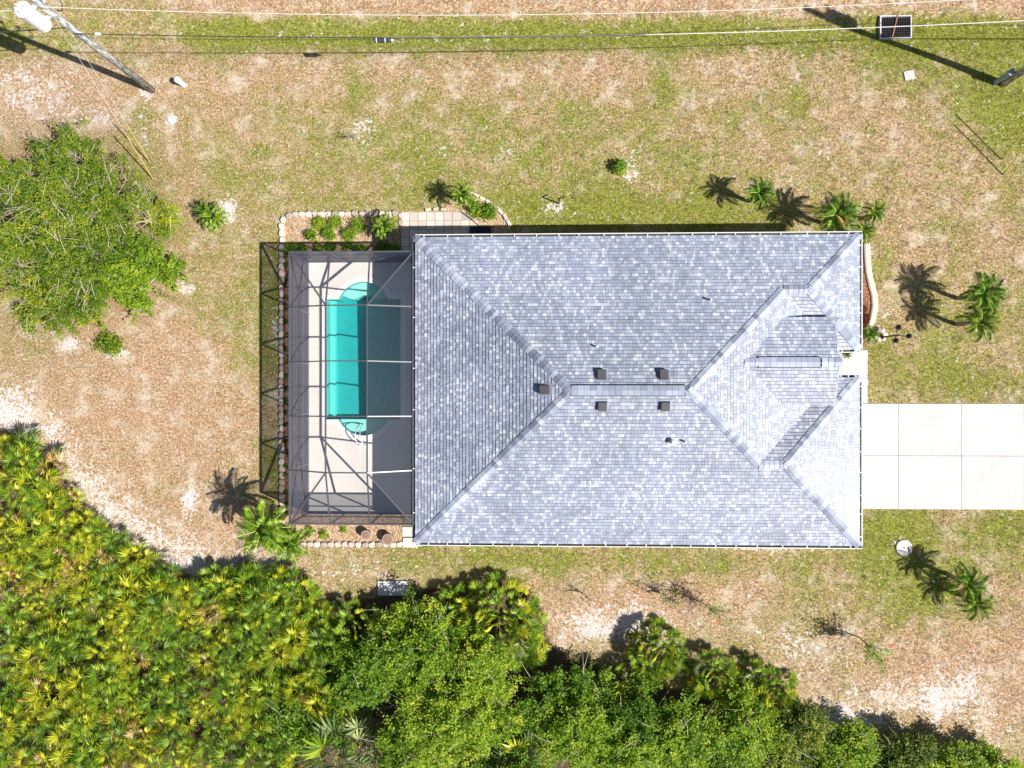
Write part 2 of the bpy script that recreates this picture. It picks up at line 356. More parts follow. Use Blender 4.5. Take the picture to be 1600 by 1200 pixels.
def fields(X, Y):
    px, py = inv_px(X, Y)
    g = np.full(np.shape(px), 0.45)
    sm = lambda x, a, b: np.clip((x - a) / (b - a), 0, 1)
    g += 0.55 * np.exp(-((py - 53) / 24) ** 2) * sm(px, 230, 330) * (1 - 0.45 * sm(px, 1050, 1300))
    g += blob(px, py, 1420, 50, 90, 60, .35) + blob(px, py, 1570, 130, 110, 90, .42) + blob(px, py, 60, 60, 120, 30, .22) + blob(px, py, 1620, 210, 60, 50, .3)
    g -= 0.42 * sm(-py, -30, -8) * sm(px, 240, 330)
    g -= blob(px, py, 820, 115, 420, 34, .20) + blob(px, py, 430, 120, 120, 40, .18)
    g += blob(px, py, 555, 150, 22, 50, .30) + blob(px, py, 1040, 125, 22, 50, .30) + blob(px, py, 1245, 150, 30, 30, .22)
    g += blob(px, py, 760, 260, 340, 110, .17) + blob(px, py, 1050, 335, 260, 32, .36) + blob(px, py, 660, 260, 40, 50, .14) + blob(px, py, 880, 330, 90, 30, .20)
    g += blob(px, py, 1390, 850, 60, 50, .50) + blob(px, py, 1440, 925, 70, 40, .35) + blob(px, py, 1590, 830, 60, 50, .18) + blob(px, py, 1500, 830, 180, 24, .15)
    g += blob(px, py, 780, 875, 190, 22, .28) + blob(px, py, 1090, 880, 160, 24, .12) + blob(px, py, 1250, 960, 140, 40, .12)
    g += blob(px, py, 425, 520, 26, 140, .30) + blob(px, py, 425, 740, 24, 50, .32) + blob(px, py, 360, 500, 60, 100, .12) + blob(px, py, 1450, 540, 140, 60, .15) + blob(px, py, 1500, 600, 120, 30, .20)
    g -= blob(px, py, 230, 650, 190, 110, .38) + blob(px, py, 230, 540, 110, 60, .26) + blob(px, py, 110, 150, 170, 55, .40) + blob(px, py, 320, 820, 120, 60, .22)
    g -= blob(px, py, 1000, 950, 230, 40, .30) + blob(px, py, 1450, 1060, 190, 70, .30) + blob(px, py, 1600, 1000, 90, 110, .2) + blob(px, py, 1400, 200, 200, 60, .14) + blob(px, py, 1480, 330, 90, 50, .15)
    g += blob(px, py, 220, 185, 60, 40, .15)
    s = np.full(np.shape(px), 0.16)
    d = seg_dist(px, py, [(-200, 600), (0, 650), (70, 670), (130, 760), (190, 825), (250, 865), (330, 888), (430, 880)])
    s += 0.46 * np.exp(-(d / 34) ** 2)
    d = seg_dist(px, py, [(170, 740), (230, 815), (300, 850)]); s += 0.20 * np.exp(-(d / 24) ** 2)
    for cx, cy, rx, ry, a in [(20, 625, 40, 40, .35), (297, 783, 14, 26, .75), (352, 330, 17, 20, 1.0), (108, 537, 17, 12, .95), (182, 552, 24, 8, .85), (290, 453, 12, 8, .9),
        (905, 975, 46, 36, .36), (950, 985, 60, 34, .26), (990, 950, 24, 26, .30), (1010, 975, 60, 20, .40), (1250, 1040, 50, 60, .20), (1300, 1120, 60, 20, .55), (1340, 1135, 40, 16, .5), (1400, 1090, 90, 34, .34),
        (1480, 1090, 60, 45, .30), (1515, 1060, 30, 40, .30), (1463, 1105, 9, 22, .5), (1560, 1140, 60, 50, .22), (40, 145, 95, 48, .42), (150, 182, 60, 16, .42), (228, 218, 16, 24, .36), (268, 188, 9, 9, 1.1), (227, 148, 14, 8, .6),
        (1285, 237, 16, 12, .34), (796, 237, 22, 16, .26), (868, 325, 20, 16, .50), (985, 250, 26, 26, .26), (563, 205, 24, 24, .40), (560, 895, 80, 16, .28), (432, 525, 12, 44, .42), (430, 620, 10, 30, .3), (1200, 855, 90, 7, .5),
        (1240, 290, 26, 22, .24), (700, 230, 40, 30, .14), (985, 275, 12, 8, .6), (240, 130, 14, 8, .4), (1170, 960, 90, 60, .16), (330, 890, 60, 12, .3), (1385, 485, 14, 16, .3), (1400, 860, 28, 20, .2), (1250, 1005, 40, 30, .14), (1330, 1020, 60, 40, .12)]:
        s += blob(px, py, cx, cy, rx, ry, a)
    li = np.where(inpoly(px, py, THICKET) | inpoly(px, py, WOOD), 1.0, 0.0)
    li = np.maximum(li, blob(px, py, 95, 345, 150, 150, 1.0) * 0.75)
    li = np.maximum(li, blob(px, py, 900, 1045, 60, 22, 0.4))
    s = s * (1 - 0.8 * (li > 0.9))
    return g, s, np.clip(li, 0, 1)
nx, ny = len(gx), len(gy)
ZZ = swale(GY) * ((GX > -40) & (GX < 40)) + 0.0 * GX
V = np.stack([GX.ravel(), GY.ravel(), ZZ.ravel()], 1)
ii, jj = np.meshgrid(np.arange(nx - 1), np.arange(ny - 1)); i0 = (jj * nx + ii).ravel()
Q = np.stack([i0, i0 + 1, i0 + nx + 1, i0 + nx], 1)
fx0, fx1, fy0, fy1 = V[Q[:, 0], 0], V[Q[:, 2], 0], V[Q[:, 0], 1], V[Q[:, 2], 1]
hole = (fx0 > DX0 + .05) & (fx1 < DX1 - .05) & (fy0 > DY0 + .05) & (fy1 < DY1 - .05)
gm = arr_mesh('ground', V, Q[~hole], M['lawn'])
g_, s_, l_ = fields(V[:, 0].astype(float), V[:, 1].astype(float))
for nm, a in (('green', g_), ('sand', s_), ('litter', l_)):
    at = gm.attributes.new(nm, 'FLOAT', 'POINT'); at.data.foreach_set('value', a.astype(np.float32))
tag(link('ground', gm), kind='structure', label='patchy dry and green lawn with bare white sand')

# ------------------------------------------------------------------ pool deck, pool, water
def arc(cx, cy, r, a0, a1, n):
    return [(cx + r * math.cos(a0 + (a1 - a0) * i / n), cy + r * math.sin(a0 + (a1 - a0) * i / n)) for i in range(n + 1)]
PXL, PXR = P(509, 560).x, P(627, 560).x; PYT, PYB = P(570, 467).y, P(570, 656).y
ax0, ax1 = P(529, 467).x, P(607, 467).x; acx = (ax0 + ax1) / 2; hw = (ax1 - ax0) / 2
def seg_arc(y, sag, sgn):                          # circular cap on a chord
    r = (hw * hw + sag * sag) / (2 * sag); cy = y + sgn * (sag - r); th = math.asin(min(1, hw / r))
    if sag > hw: th = math.pi - th
    return [(acx + r * math.sin(a), cy + sgn * r * math.cos(a)) for a in np.linspace(th, -th, 25)]
topa = seg_arc(PYT, PYT * 0 + (P(570, 440).y - PYT), 1)       # right to left
bota = seg_arc(PYB, PYB - P(570, 681).y, -1)[::-1]             # left to right
POOL = [(PXR, PYB), (PXR, PYT)] + topa + [(PXL, PYT), (PXL, PYB)] + bota
def grow(poly, d):
    n = len(poly); out = []
    ar = sum(poly[i][0] * poly[(i + 1) % n][1] - poly[(i + 1) % n][0] * poly[i][1] for i in range(n))
    sg = 1 if ar > 0 else -1
    for i in range(n):
        a, b, c = Vector(poly[i - 1]), Vector(poly[i]), Vector(poly[(i + 1) % n])
        n1 = (b - a).normalized(); n2 = (c - b).normalized()
        n1 = Vector((n1.y, -n1.x)) * sg; n2 = Vector((n2.y, -n2.x)) * sg
        m = n1 + n2; m = m / max(0.35, m.length_squared) * 2 if m.length > 1e-6 else n1
        out.append(tuple(b + m * d))
    return out
DZ = 0.06
def ring(mb, outer, inner, z):
    pts = [Vector((x, y, 0)) for x, y in outer]; ins = [Vector((x, y, 0)) for x, y in inner]
    tri = tessellate_polygon([pts, ins[::-1]]); al = pts + ins[::-1]
    mb.add([(p.x, p.y, z) for p in al], [tuple(f) for f in tri])
COP = grow(POOL, 0.24)
mb = MB(); rect = [(DX0, DY0), (DX1 + .2, DY0), (DX1 + .2, DY1), (DX0, DY1)]
ring(mb, rect, COP, DZ)
for i in range(4):
    a, b = rect[i], rect[(i + 1) % 4]; mb.add([(*a, DZ), (*b, DZ), (*b, -.1), (*a, -.1)], [(0, 1, 2, 3)])
deck = tag(mb.build('pool_deck', M['pooldeck']), kind='structure')
mb = MB()
for yy in (P(490, 545).y, P(490, 662).y, P(490, 745).y, P(490, 455).y):
    for xa, xb in ((DX0 + .1, PXL - .3), (PXR + .3, DX1)) if PYB - .9 < yy < PYT + .9 else ((DX0 + .1, DX1),):
        mb.box2((xa, yy - .006, DZ - .002), (xb, yy + .006, DZ + .0015))
mb.box2((P(569, 700).x - .006, DY0 + .1, DZ - .002), (P(569, 700).x + .006, P(569, 696).y, DZ + .0012))
mb.box2((P(569, 700).x - .006, P(569, 428).y, DZ - .002), (P(569, 700).x + .006, DY1 - .1, DZ + .0012))
mb.build('control_joint', M['joint'], deck)
pool = empty('swimming_pool', (acx, 0, -1.5), 'rectangular turquoise swimming pool with rounded ends in screened deck', 'pool')
n = len(POOL); mb = MB()
def wall_loop(mb, poly, z0, z1):
    n = len(poly)
    mb.add([(x, y, z0) for x, y in poly] + [(x, y, z1) for x, y in poly], [(i, (i + 1) % n, n + (i + 1) % n, n + i) for i in range(n)])
nP = len(POOL); FZ = lambda y: -0.98 - .10 * (y / PYT)
mb.add([(x, y, FZ(y)) for x, y in POOL] + [(x, y, -.14) for x, y in POOL], [(i, (i + 1) % nP, nP + (i + 1) % nP, nP + i) for i in range(nP)])
tri = tessellate_polygon([[Vector((x, y, 0)) for x, y in POOL]])
mb.add([(x, y, FZ(y)) for x, y in POOL], [tuple(f) for f in tri]); mb.build('basin', M['plaster'], pool)
mb = MB(); wall_loop(mb, POOL, -0.14, DZ + .01); mb.build('tile_band', M['tile'], pool)
mb = MB(); ring(mb, grow(POOL, 0.235), grow(POOL, -0.02), DZ + .012)
wall_loop(mb, grow(POOL, -0.02), DZ - .03, DZ + .012); wall_loop(mb, grow(POOL, 0.235), DZ - .03, DZ + .012); mb.build('coping', M['coping'], pool)
wav = [(x, PYT + .12 + .10 * math.cos((x - ax0) / (ax1 - ax0) * 4 * math.pi)) for x in np.linspace(ax0 + .12, ax1 - .12, 15)]
ta = [(x * .985 + acx * .015, y - .01) for x, y in topa if y > PYT + .16]
MB().poly_prism(ta + wav, -1.0, -0.32).build('entry_step', M['step'], pool)
ba = [(x * .985 + acx * .015, y + .01) for x, y in bota]
MB().poly_prism(ba, -.85, -0.34).build('entry_step', M['step'], pool)
MB().poly_prism([(PXL + .01, PYB + .02), (PXL + .01, PYT - .02), (PXL + .27, PYT - .02), (PXL + .27, PYB + .02)], -1.0, -.66).build('bench_ledge', M['step'], pool)
WP = grow(POOL, 0.015); mb = MB(); mb.poly_prism(WP, -1.25, -0.06)
tag(mb.build('pool_water', M['water']), kind='structure')
# hand rail at the rounded south end
hr = empty('pool_handrail', P(563, 697, DZ), 'white tubular handrail at the rounded pool end beside the deck', 'handrail')
for k, dx in enumerate((0, 9)):
    a, bq = P(563 + dx, 696, DZ), P(563 + dx * .6, 662, -.42)
    pts = []
    for i in range(15):
        u = i / 14; q = a.lerp(bq, u); q.z = max(DZ + .012, 0) * (1 - u) - .42 * u + 0.95 * math.sin(math.pi * u) ** .6; pts.append(q)
    MB().tube(pts, 0.024, 8).build('rail', M['chrome'], hr, smooth=True)
    MB().tube([a + Vector((0, 0, .0)), a + Vector((0, 0, .03))], .06, 10).build('flange', M['chrome'], hr)
# flush skimmer lid
sk = P(580, 690, DZ); 
# ------------------------------------------------------------------ screen enclosure
X0, X1 = -10.62, -5.24; Y0, Y1 = -6.03, 5.69; ZW, ZT = 2.62, 3.50
XA, XB = -8.79, -7.04; YA, YB = 3.30, -3.71
cage = empty('pool_screen_enclosure', (X0, 0, DZ), 'dark framed insect screen enclosure with sloped roof over the pool', 'enclosure')
def beam(p, q, w=.05, h=.10, nm='beam'): MB().bar(p, q, w, h).build(nm, M['frame'], cage)
bys = [P(508, y, ZT).y for y in (477, 564, 650.5, 738.5)]; YA, YB = bys[0], bys[-1]
wy = [P(452, y, ZW).y for y in (480, 566, 650, 734)]
wxs = [P(x, 394, ZW).x for x in (516, 578)]
beam((X0, Y0, ZW), (X0, Y1, ZW), .06, .09, 'eave_rail'); beam((X0, Y1, ZW), (X1, Y1, ZW), .06, .09, 'eave_rail'); beam((X0, Y0, ZW), (X1, Y0, ZW), .06, .09, 'eave_rail')
beam((X1, Y0, ZW + .02), (X1, Y1, ZW + .02), .07, .12, 'house_rail')
for y, w_ in zip(bys, wy):
    beam((X0, w_, ZW), (XA, y, ZT)); beam((XA, y, ZT), (XB, y, ZT)); beam((XB, y, ZT), (X1, w_, ZW))
for x in (XA, XB): beam((x, YA, ZT), (x, YB, ZT), .05, .09, 'purlin')
for sx, xx, wx in ((0, XA, wxs[0]), (1, XB, wxs[1])):
    beam((xx, YA, ZT), (wx, Y1, ZW), .05, .08, 'purlin'); beam((xx, YB, ZT), (wx, Y0, ZW), .05, .08, 'purlin')
    cx_ = X0 if sx == 0 else X1
    beam((xx, YA, ZT), (cx_, Y1, ZW), .06, .09, 'hip_beam'); beam((xx, YB, ZT), (cx_, Y0, ZW), .06, .09, 'hip_beam')
for y in [Y0, Y1] + wy: beam((X0, y, DZ), (X0, y, ZW - .03), .06, .06, 'post')
for yy in (Y0, Y1):
    for x in wxs + [X1 + .02]: beam((x, yy, DZ), (x, yy, ZW - .03), .06, .06, 'post')
for z, h in ((0.95, .05), (DZ + .10, .20)):
    nm = 'chair_rail' if z > .5 else 'kick_plate'
    beam((X0 + .005, Y0 + .03, z), (X0 + .005, Y1 - .03, z), .045, h, nm)
    for yy in (Y0, Y1): beam((X0 + .03, yy, z), (X1 - .03, yy, z), .045, h, nm)
ys = [Y1] + wy + [Y0]
def scr(pts, roof=True):
    me = bpy.data.meshes.new('screen_panel'); o = org(cage)
    me.from_pydata([tuple(Vector(p) - o) for p in pts], [], [tuple(range(len(pts)))]); me.materials.append(M['screen_roof' if roof else 'screen_wall']); me.update()
    link('screen_panel', me, cage)
hz = -.02
def sp(x, y, z): return (x, y, z + hz)
L = [sp(X0, Y1, ZW)] + [sp(X0, w, ZW) for w in wy] + [sp(X0, Y0, ZW)]
Lt = [sp(XA, y, ZT) for y in bys]; Rt = [sp(XB, y, ZT) for y in bys]
R_ = [sp(X1, Y1, ZW)] + [sp(X1, w, ZW) for w in wy] + [sp(X1, Y0, ZW)]
for W_, T_ in ((L, Lt), (R_, Rt)):
    scr([W_[0], W_[1], T_[0]]); scr([W_[5], W_[4], T_[3]])
    for i in range(3): scr([W_[i + 1], W_[i + 2], T_[i + 1], T_[i]])
for i in range(3): scr([Lt[i], Rt[i], Rt[i + 1], Lt[i + 1]])
for yy, k in ((Y1, 0), (Y0, 3)):
    a, bq = sp(wxs[0], yy, ZW), sp(wxs[1], yy, ZW)
    scr([sp(X0, yy, ZW), a, Lt[k]]); scr([a, bq, Rt[k], Lt[k]]); scr([bq, sp(X1, yy, ZW), Rt[k]])
for i in range(5):
    for z0, z1 in ((DZ + .2, .93), (.98, ZW - .04)): scr([(X0, ys[i], z0), (X0, ys[i + 1], z0), (X0, ys[i + 1], z1), (X0, ys[i], z1)], False)
xs = [X0] + wxs + [X1]
for yy in (Y0, Y1):
    for i in range(3):
        for z0, z1 in ((DZ + .2, .93), (.98, ZW - .04)): scr([(xs[i], yy, z0), (xs[i + 1], yy, z0), (xs[i + 1], yy, z1), (xs[i], yy, z1)], False)

# ------------------------------------------------------------------ house
HX0, HX1, HY0, HY1 = -5.13, 13.55, -6.77, 6.26; EZ = 2.75; SL = 0.36
NY, SY = 1.46, 0.27                                  # wing eaves at the entry
RY = (HY0 + HY1) / 2; RZ = EZ + SL * (HY1 - RY); RX0 = HX0 + (HY1 - RY); RX1 = 6.0
AY = (HY1 + NY) / 2; AX = RX1 + (AY - RY); AZ = EZ + SL * (HY1 - AY); APNX = HX1 - (HY1 - AY)
BY = (HY0 + SY) / 2; BX = RX1 + (RY - BY); BZ = EZ + SL * (SY - BY); APSX = HX1 - (SY - BY)
EX = RX1 + (RZ - EZ) / SL
house = empty('house', ((HX0 + HX1) / 2, RY, 0), 'single storey house with pale grey hipped shingle roof and white gutters', 'house')
roof = empty('roof', org(house)); roof.parent = house; roof.location = (0, 0, 0); ORG[roof.name] = org(house)
def clip_convex(poly, cl):
    out = poly
    n = len(cl); ar = sum(cl[i][0] * cl[(i + 1) % n][1] - cl[(i + 1) % n][0] * cl[i][1] for i in range(n))
    if ar < 0: cl = cl[::-1]
    for i in range(n):
        ax, ay = cl[i]; bx, by = cl[(i + 1) % n]; res = []
        ins = [(bx - ax) * (y - ay) - (by - ay) * (x - ax) >= -1e-9 for x, y in out]
        for k in range(len(out)):
            p, q = out[k - 1], out[k]
            if ins[k] != ins[k - 1]:
                d1 = (bx - ax) * (p[1] - ay) - (by - ay) * (p[0] - ax); d2 = (bx - ax) * (q[1] - ay) - (by - ay) * (q[0] - ax)
                tt = d1 / (d1 - d2); res.append((p[0] + (q[0] - p[0]) * tt, p[1] + (q[1] - p[1]) * tt))
            if ins[k]: res.append(q)
        out = res
        if len(out) < 3: return []
    return out
rs = random.Random(11)
def roof_plane(polys3, eave_pt, udir, vdir, EXPO=0.150):
    """one slope covered with real, slightly uneven shingle tabs"""
    u = Vector(udir).normalized(); v = Vector(vdir).normalized(); nn = u.cross(v)
    if nn.z < 0: u = -u; nn = u.cross(v)
    o = Vector(eave_pt); mb = MB(); under = MB()
    for poly in polys3:
        p2 = [((Vector(p) - o).dot(u), (Vector(p) - o).dot(v)) for p in poly]
        under.add([Vector(p) - nn * .012 for p in poly], [tuple(range(len(poly)))])
        umin, umax = min(p[0] for p in p2), max(p[0] for p in p2); vmax = max(p[1] for p in p2); vmin = min(p[1] for p in p2)
        for j in range(int(math.floor(vmin / EXPO)), int(vmax / EXPO) + 1):
            v0, v1 = j * EXPO, (j + 1) * EXPO; x = umin - rs.random() * .3; rowt = rs.uniform(-.05, .05)
            while x < umax:
                w = rs.choice((.10, .11, .13, .14, .15, .16)); x1 = x + w
                c = clip_convex([(x + .0035, v0), (x1 - .0035, v0), (x1 - .0035, v1 - .026), (x + .0035, v1 - .026)], p2)  # gap above each tab bares dark underlay, painting in the overhang shadow
                x = x1
                if len(c) < 3: continue
                r = rs.random(); ti = (rs.uniform(.70, .90) if r < .17 else rs.uniform(.54, .70) if r < .46 else rs.uniform(.26, .50)) + rowt
                th = rs.choice((.022, .026, .032, .036))
                top = [o + u * a + v * bq + nn * (.004 + th * (1 - (bq - v0) / EXPO)) for a, bq in c]
                bot = [o + u * a + v * bq - nn * .004 for a, bq in c]; k = len(c)
                fs = [tuple(range(k))]
                for i in range(k):
                    if (c[i][1] + c[(i + 1) % k][1]) / 2 < v0 + EXPO * .75: fs.append((i, k + i, k + (i + 1) % k, (i + 1) % k))
                mb.add(top + bot, fs, ti)
    f = mb.build('shingle_field', M['shingle'], roof); f['kind'] = 'stuff'
    under.build('roof_deck', M['deckwood'], roof)
e = EZ
pR0, pR1 = (RX0, RY, RZ), (RX1, RY, RZ); pA, pN = (AX, AY, AZ), (APNX, AY, AZ); pB, pS = (BX, BY, BZ), (APSX, BY, BZ)
cs = math.sqrt(1 + SL * SL)
roof_plane([[(HX0, HY1, e), (AX, HY1, e), pA, pR1, pR0], [(AX, HY1, e), (HX1, HY1, e), pN, pA]], (HX0, HY1, e), (1, 0, 0), (0, -1, SL))
roof_plane([[(HX0, HY0, e), (BX, HY0, e), pB, pR1, pR0], [(BX, HY0, e), (HX1, HY0, e), pS, pB]], (HX0, HY0, e), (1, 0, 0), (0, 1, SL))
roof_plane([[(HX0, HY0, e), (HX0, HY1, e), pR0]], (HX0, HY0, e), (0, 1, 0), (1, 0, SL))
roof_plane([[(HX1, HY1, e), (HX1, NY, e), pN]], (HX1, NY, e), (0, 1, 0), (-1, 0, SL))
roof_plane([[(HX1, SY, e), (HX1, HY0, e), pS]], (HX1, HY0, e), (0, 1, 0), (-1, 0, SL))
roof_plane([[pR1, pA, (EX, NY, e), (EX, SY, e), pB]], (EX, RY, e), (0, 1, 0), (-1, 0, SL))
roof_plane([[pA, pN, (HX1, NY, e), (EX, NY, e)]], (HX0, NY, e), (1, 0, 0), (0, 1, SL))
roof_plane([[pB, pS, (HX1, SY, e), (EX, SY, e)]], (HX0, SY, e), (1, 0, 0), (0, -1, SL))
# entry gable riding over the front slope
GZ, GYr, GX1, GS = 4.25, 0.87, 12.16, 0.34
gx0 = RX1 + (RZ - GZ) / SL
GN, GSo = 2.72, -0.86
zn, zs = GZ - GS * (GN - GYr), GZ - GS * (GYr - GSo)
xn, xs_ = RX1 + (RZ - zn) / SL - .05, RX1 + (RZ - zs) / SL - .05
roof_plane([[(gx0, GYr, GZ), (GX1, GYr, GZ), (GX1, GN, zn), (xn, GN, zn)]], (gx0, GN, zn), (1, 0, 0), (0, -1, GS))
roof_plane([[(gx0, GYr, GZ), (GX1, GYr, GZ), (GX1, GSo, zs), (xs_, GSo, zs)]], (gx0, GSo, zs), (1, 0, 0), (0, 1, GS))
mb = MB(); gw = GX1 - .25
mb.add([(gw, GN - .2, 2.7), (gw, GN - .2, zn + .04), (gw, GYr, GZ - .05), (gw, GSo + .2, zs + .04), (gw, GSo + .2, 2.7)], [(0, 1, 2, 3, 4)])
mb.add([(gw, GN - .2, 2.7), (gw, GN - .2, zn + .04), (xn, GN - .2, zn + .04), (xn, GN - .2, 2.7)], [(0, 1, 2, 3)])
mb.add([(gw, GSo + .2, 2.7), (gw, GSo + .2, zs + .04), (xs_, GSo + .2, zs + .04), (xs_, GSo + .2, 2.7)], [(0, 1, 2, 3)])
mb.build('gable_wall', M['stucco'], house)
mb = MB()
for ya, za in ((GN, zn), (GSo, zs)): mb.bar((GX1 - .01, ya, za - .09), (GX1 - .01, GYr, GZ - .09), .03, .15)
mb.build('rake_board', M['white'], house)
MB().box2((xn + .05, GN - .025, zn - .15), (GX1, GN - .002, zn - .012)).build('fascia', M['white'], house)
MB().box2((xs_ + .05, GSo + .002, zs - .15), (GX1, GSo + .025, zs - .012)).build('fascia', M['white'], house)
# hip and ridge caps, one by one
cm = []
for k in range(5):
    mb = MB(); w, dr, ln = .175, .040, .30
    vs = [(0, -w, -dr), (0, 0, .012), (0, w, -dr), (ln, -w, -dr - .006), (ln, 0, .002), (ln, w, -dr - .006)]
    vs += [(x, y, z - .040) for x, y, z in vs]
    mb.add(vs, [(0, 1, 4, 3), (1, 2, 5, 4), (0, 6, 7, 1), (1, 7, 8, 2), (0, 3, 9, 6), (2, 8, 11, 5), (3, 4, 10, 9), (4, 5, 11, 10)], (.02, .22, .40, .58, .74)[k]); cm.append(mb.mesh('ridge_cap', M['shingle']))
def caps(a, b, step=.205, lift=.048):
    a, b = Vector(a), Vector(b); d = b - a; L = d.length; d.normalize(); n = int(L / step)
    side = Vector((0, 0, 1)).cross(d).normalized(); up = d.cross(side)
    R = Matrix((d, side, up)).transposed().to_euler()
    for i in range(n):
        link('ridge_cap', rs.choice(cm), roof, a + d * (i * L / n) + up * (lift + rs.uniform(-.003, .004)), (R.x + rs.uniform(-.02, .02), R.y + .035, R.z + rs.uniform(-.02, .02)))
for cnr in ((HX0, HY1, e), (HX0, HY0, e)): caps(cnr, pR0)
caps(pA, pR1); caps(pB, pR1); caps(pA, pN); caps(pB, pS)
for cnr, ap in (((HX1, HY1, e), pN), ((HX1, NY, e), pN), ((HX1, SY, e), pS), ((HX1, HY0, e), pS)): caps(cnr, ap)
caps((gx0, GYr, GZ), (gx0 + .65, GYr, GZ)); caps((GX1 - .75, GYr, GZ), (GX1, GYr, GZ))
def ridge_vent(xa, xb, y, z):
    rv = empty('ridge_vent', (xa, y, z)); rv.parent = roof; rv.location = Vector((xa, y, z)) - org(roof)
    mb = MB(); mb.box2((xa - .02, y - .225, z - .06), (xb + .02, y + .225, z + .010)); mb.build('vent_baffle', M['dark'], rv)
    nseg = int((xb - xa) / .24); sx = (xb - xa) / nseg
    for i in range(nseg):
        m = MB(); x = xa + i * sx; 
        for sg in (-1, 1):
            vs = [(x, y, z + .055), (x + sx - .008, y, z + .055), (x + sx - .008, y + sg * .20, z + .02), (x, y + sg * .20, z + .02)]
            vs += [(p[0], p[1], p[2] - .018) for p in vs]
            m.add(vs, [(0, 1, 2, 3), (2, 3, 7, 6), (1, 2, 6, 5), (0, 3, 7, 4)], rs.uniform(.2, .6))
        m.build('ridge_cap', M['shingle'], rv)
ridge_vent(P(893, 610, RZ).x, P(1070, 610, RZ).x, RY, RZ); ridge_vent(P(1185, 565, GZ).x, P(1281, 565, GZ).x, GYr, GZ)
def roof_z(x, y): return EZ + SL * min(HY1 - y, y - HY0, x - HX0)
def on_roof(px, py):
    z = 4.0
    for _ in range(12): p = P(px, py, z); z = roof_z(p.x, p.y)
    return P(px, py, z)
def roof_axes(p):
    d = [(HY1 - p.y, Vector((0, -1, SL))), (p.y - HY0, Vector((0, 1, SL))), (p.x - HX0, Vector((1, 0, SL)))]
    v = min(d, key=lambda q: q[0])[1].normalized(); u = v.cross(Vector((0, 0, 1))).normalized(); n = u.cross(v)
    if n.z < 0: u = -u; n = u.cross(v)
    return u, v, n
for px, py in ((940, 587), (1037, 587), (941, 633), (1039, 633), (853, 609)):
    p = on_roof(px, py); u, v, nn = roof_axes(p); R = Matrix((u, v, nn)).transposed()
    vv = empty('box_vent', p); vv.parent = roof; vv.location = p - org(roof)
    MB().box(p + nn * .03, (.50, .50, .012), M=R).build('vent_flange', M['shingle'], vv)
    mb = MB(); hw_ = .185
    vs = [(-hw_, -hw_, .03), (hw_, -hw_, .03), (hw_, hw_, .03), (-hw_, hw_, .03), (-.165, -.185, .21), (.165, -.185, .21), (.165, .165, .15), (-.165, .165, .15)]
    mb.add([p + R @ Vector(q) for q in vs], [(4, 5, 6, 7), (0, 1, 5, 4), (1, 2, 6, 5), (2, 3, 7, 6), (3, 0, 4, 7)]); mb.build('vent_hood', M['vent'], vv)
for px, py, hh in ((1109, 469, .30), (932, 542, .24), (1070, 690, .28)):
    p = on_roof(px, py); vv = empty('plumbing_vent', p); vv.parent = roof; vv.location = p - org(roof)
    MB().tube([p + Vector((0, 0, -.02)), p + Vector((0, 0, hh))], .04, 10).build('pipe', M['lead'], vv, smooth=False)
    MB().tube([p + Vector((0, 0, -.02)), p + Vector((0, 0, .05))], [.10, .05], 10).build('boot', M['lead'], vv)
p = on_roof(1050, 690); vv = empty('exhaust_vent', p); vv.parent = roof; vv.location = p - org(roof)
u, v, nn = roof_axes(p); R = Matrix((u, v, nn)).transposed()
MB().box(p + nn * .022, (.34, .30, .012), M=R).build('vent_flange', M['lead'], vv)
MB().tube([p, p + Vector((0, 0, .22)), p + Vector((0, 0, .24))], [.09, .09, .12], 12).build('pipe', M['lead'], vv); MB().tube([p + Vector((0, 0, .24)), p + Vector((0, 0, .30))], [.125, .06], 12).build('vent_cap', M['lead'], vv)
# soffit, fascia, walls
FP = [(HX0, HY0), (HX1, HY0), (HX1, SY), (12.55, SY), (12.55, NY), (HX1, NY), (HX1, HY1), (HX0, HY1)]
MB().poly_prism(grow(FP, -.02), 2.52, 2.55).build('soffit', M['soffit'], house)
for i in range(8):
    a, b = FP[i], FP[(i + 1) % 8]
    if i == 3: continue
    d = Vector((b[0] - a[0], b[1] - a[1], 0)).normalized(); nrm = Vector((-d.y, d.x, 0))
    A, B_ = Vector((*a, 2.65)) + nrm * .03, Vector((*b, 2.65)) + nrm * .03
    MB().bar(A + d * .03, B_ - d * .03, .025, .19).build('fascia', M['white'], house)
WF = [(HX0 + .55, HY0 + .55), (HX1 - .55, HY0 + .55), (HX1 - .55, SY - .5), (11.3, SY - .5), (11.3, NY + .5), (HX1 - .55, NY + .5), (HX1 - .55, HY1 - .55), (HX0 + .55, HY1 - .55)]
for i in range(8):
    a, b = WF[i], WF[(i + 1) % 8]; d = Vector((b[0] - a[0], b[1] - a[1], 0)).normalized()
    MB().bar(Vector((*a, 1.26)) + d * .0, Vector((*b, 1.26)) - d * .101, .2, 2.55).build('wall', M['stucco'], house)
def wall_window(c, w, h, axis):
    wn = MB(); th = .06
    dx, dy = (w, th) if axis == 'x' else (th, w)
    o = MB().box(c, (dx + .12 * (axis == 'x'), dy + .12 * (axis == 'y'), h + .12)).build('window', M['white'], house)
    gx_, gy_ = (w, .08) if axis == 'x' else (.08, w)
    for sg in (-1, 1):
        off = Vector((sg * w / 4, 0, 0)) if axis == 'x' else Vector((0, sg * w / 4, 0))
        MB().box(Vector(c) + off, (gx_ / 2 - .04 if axis == 'x' else .08, gy_ / 2 - .04 if axis == 'y' else .08, h)).build('pane', M['glass'], o)
for x in (-1.5, 3.5, 8.0): wall_window((x, HY1 - .55 + .11, 1.5), 1.5, 1.1, 'x'); wall_window((x + 1, HY0 + .55 - .11, 1.5), 1.4, 1.1, 'x')
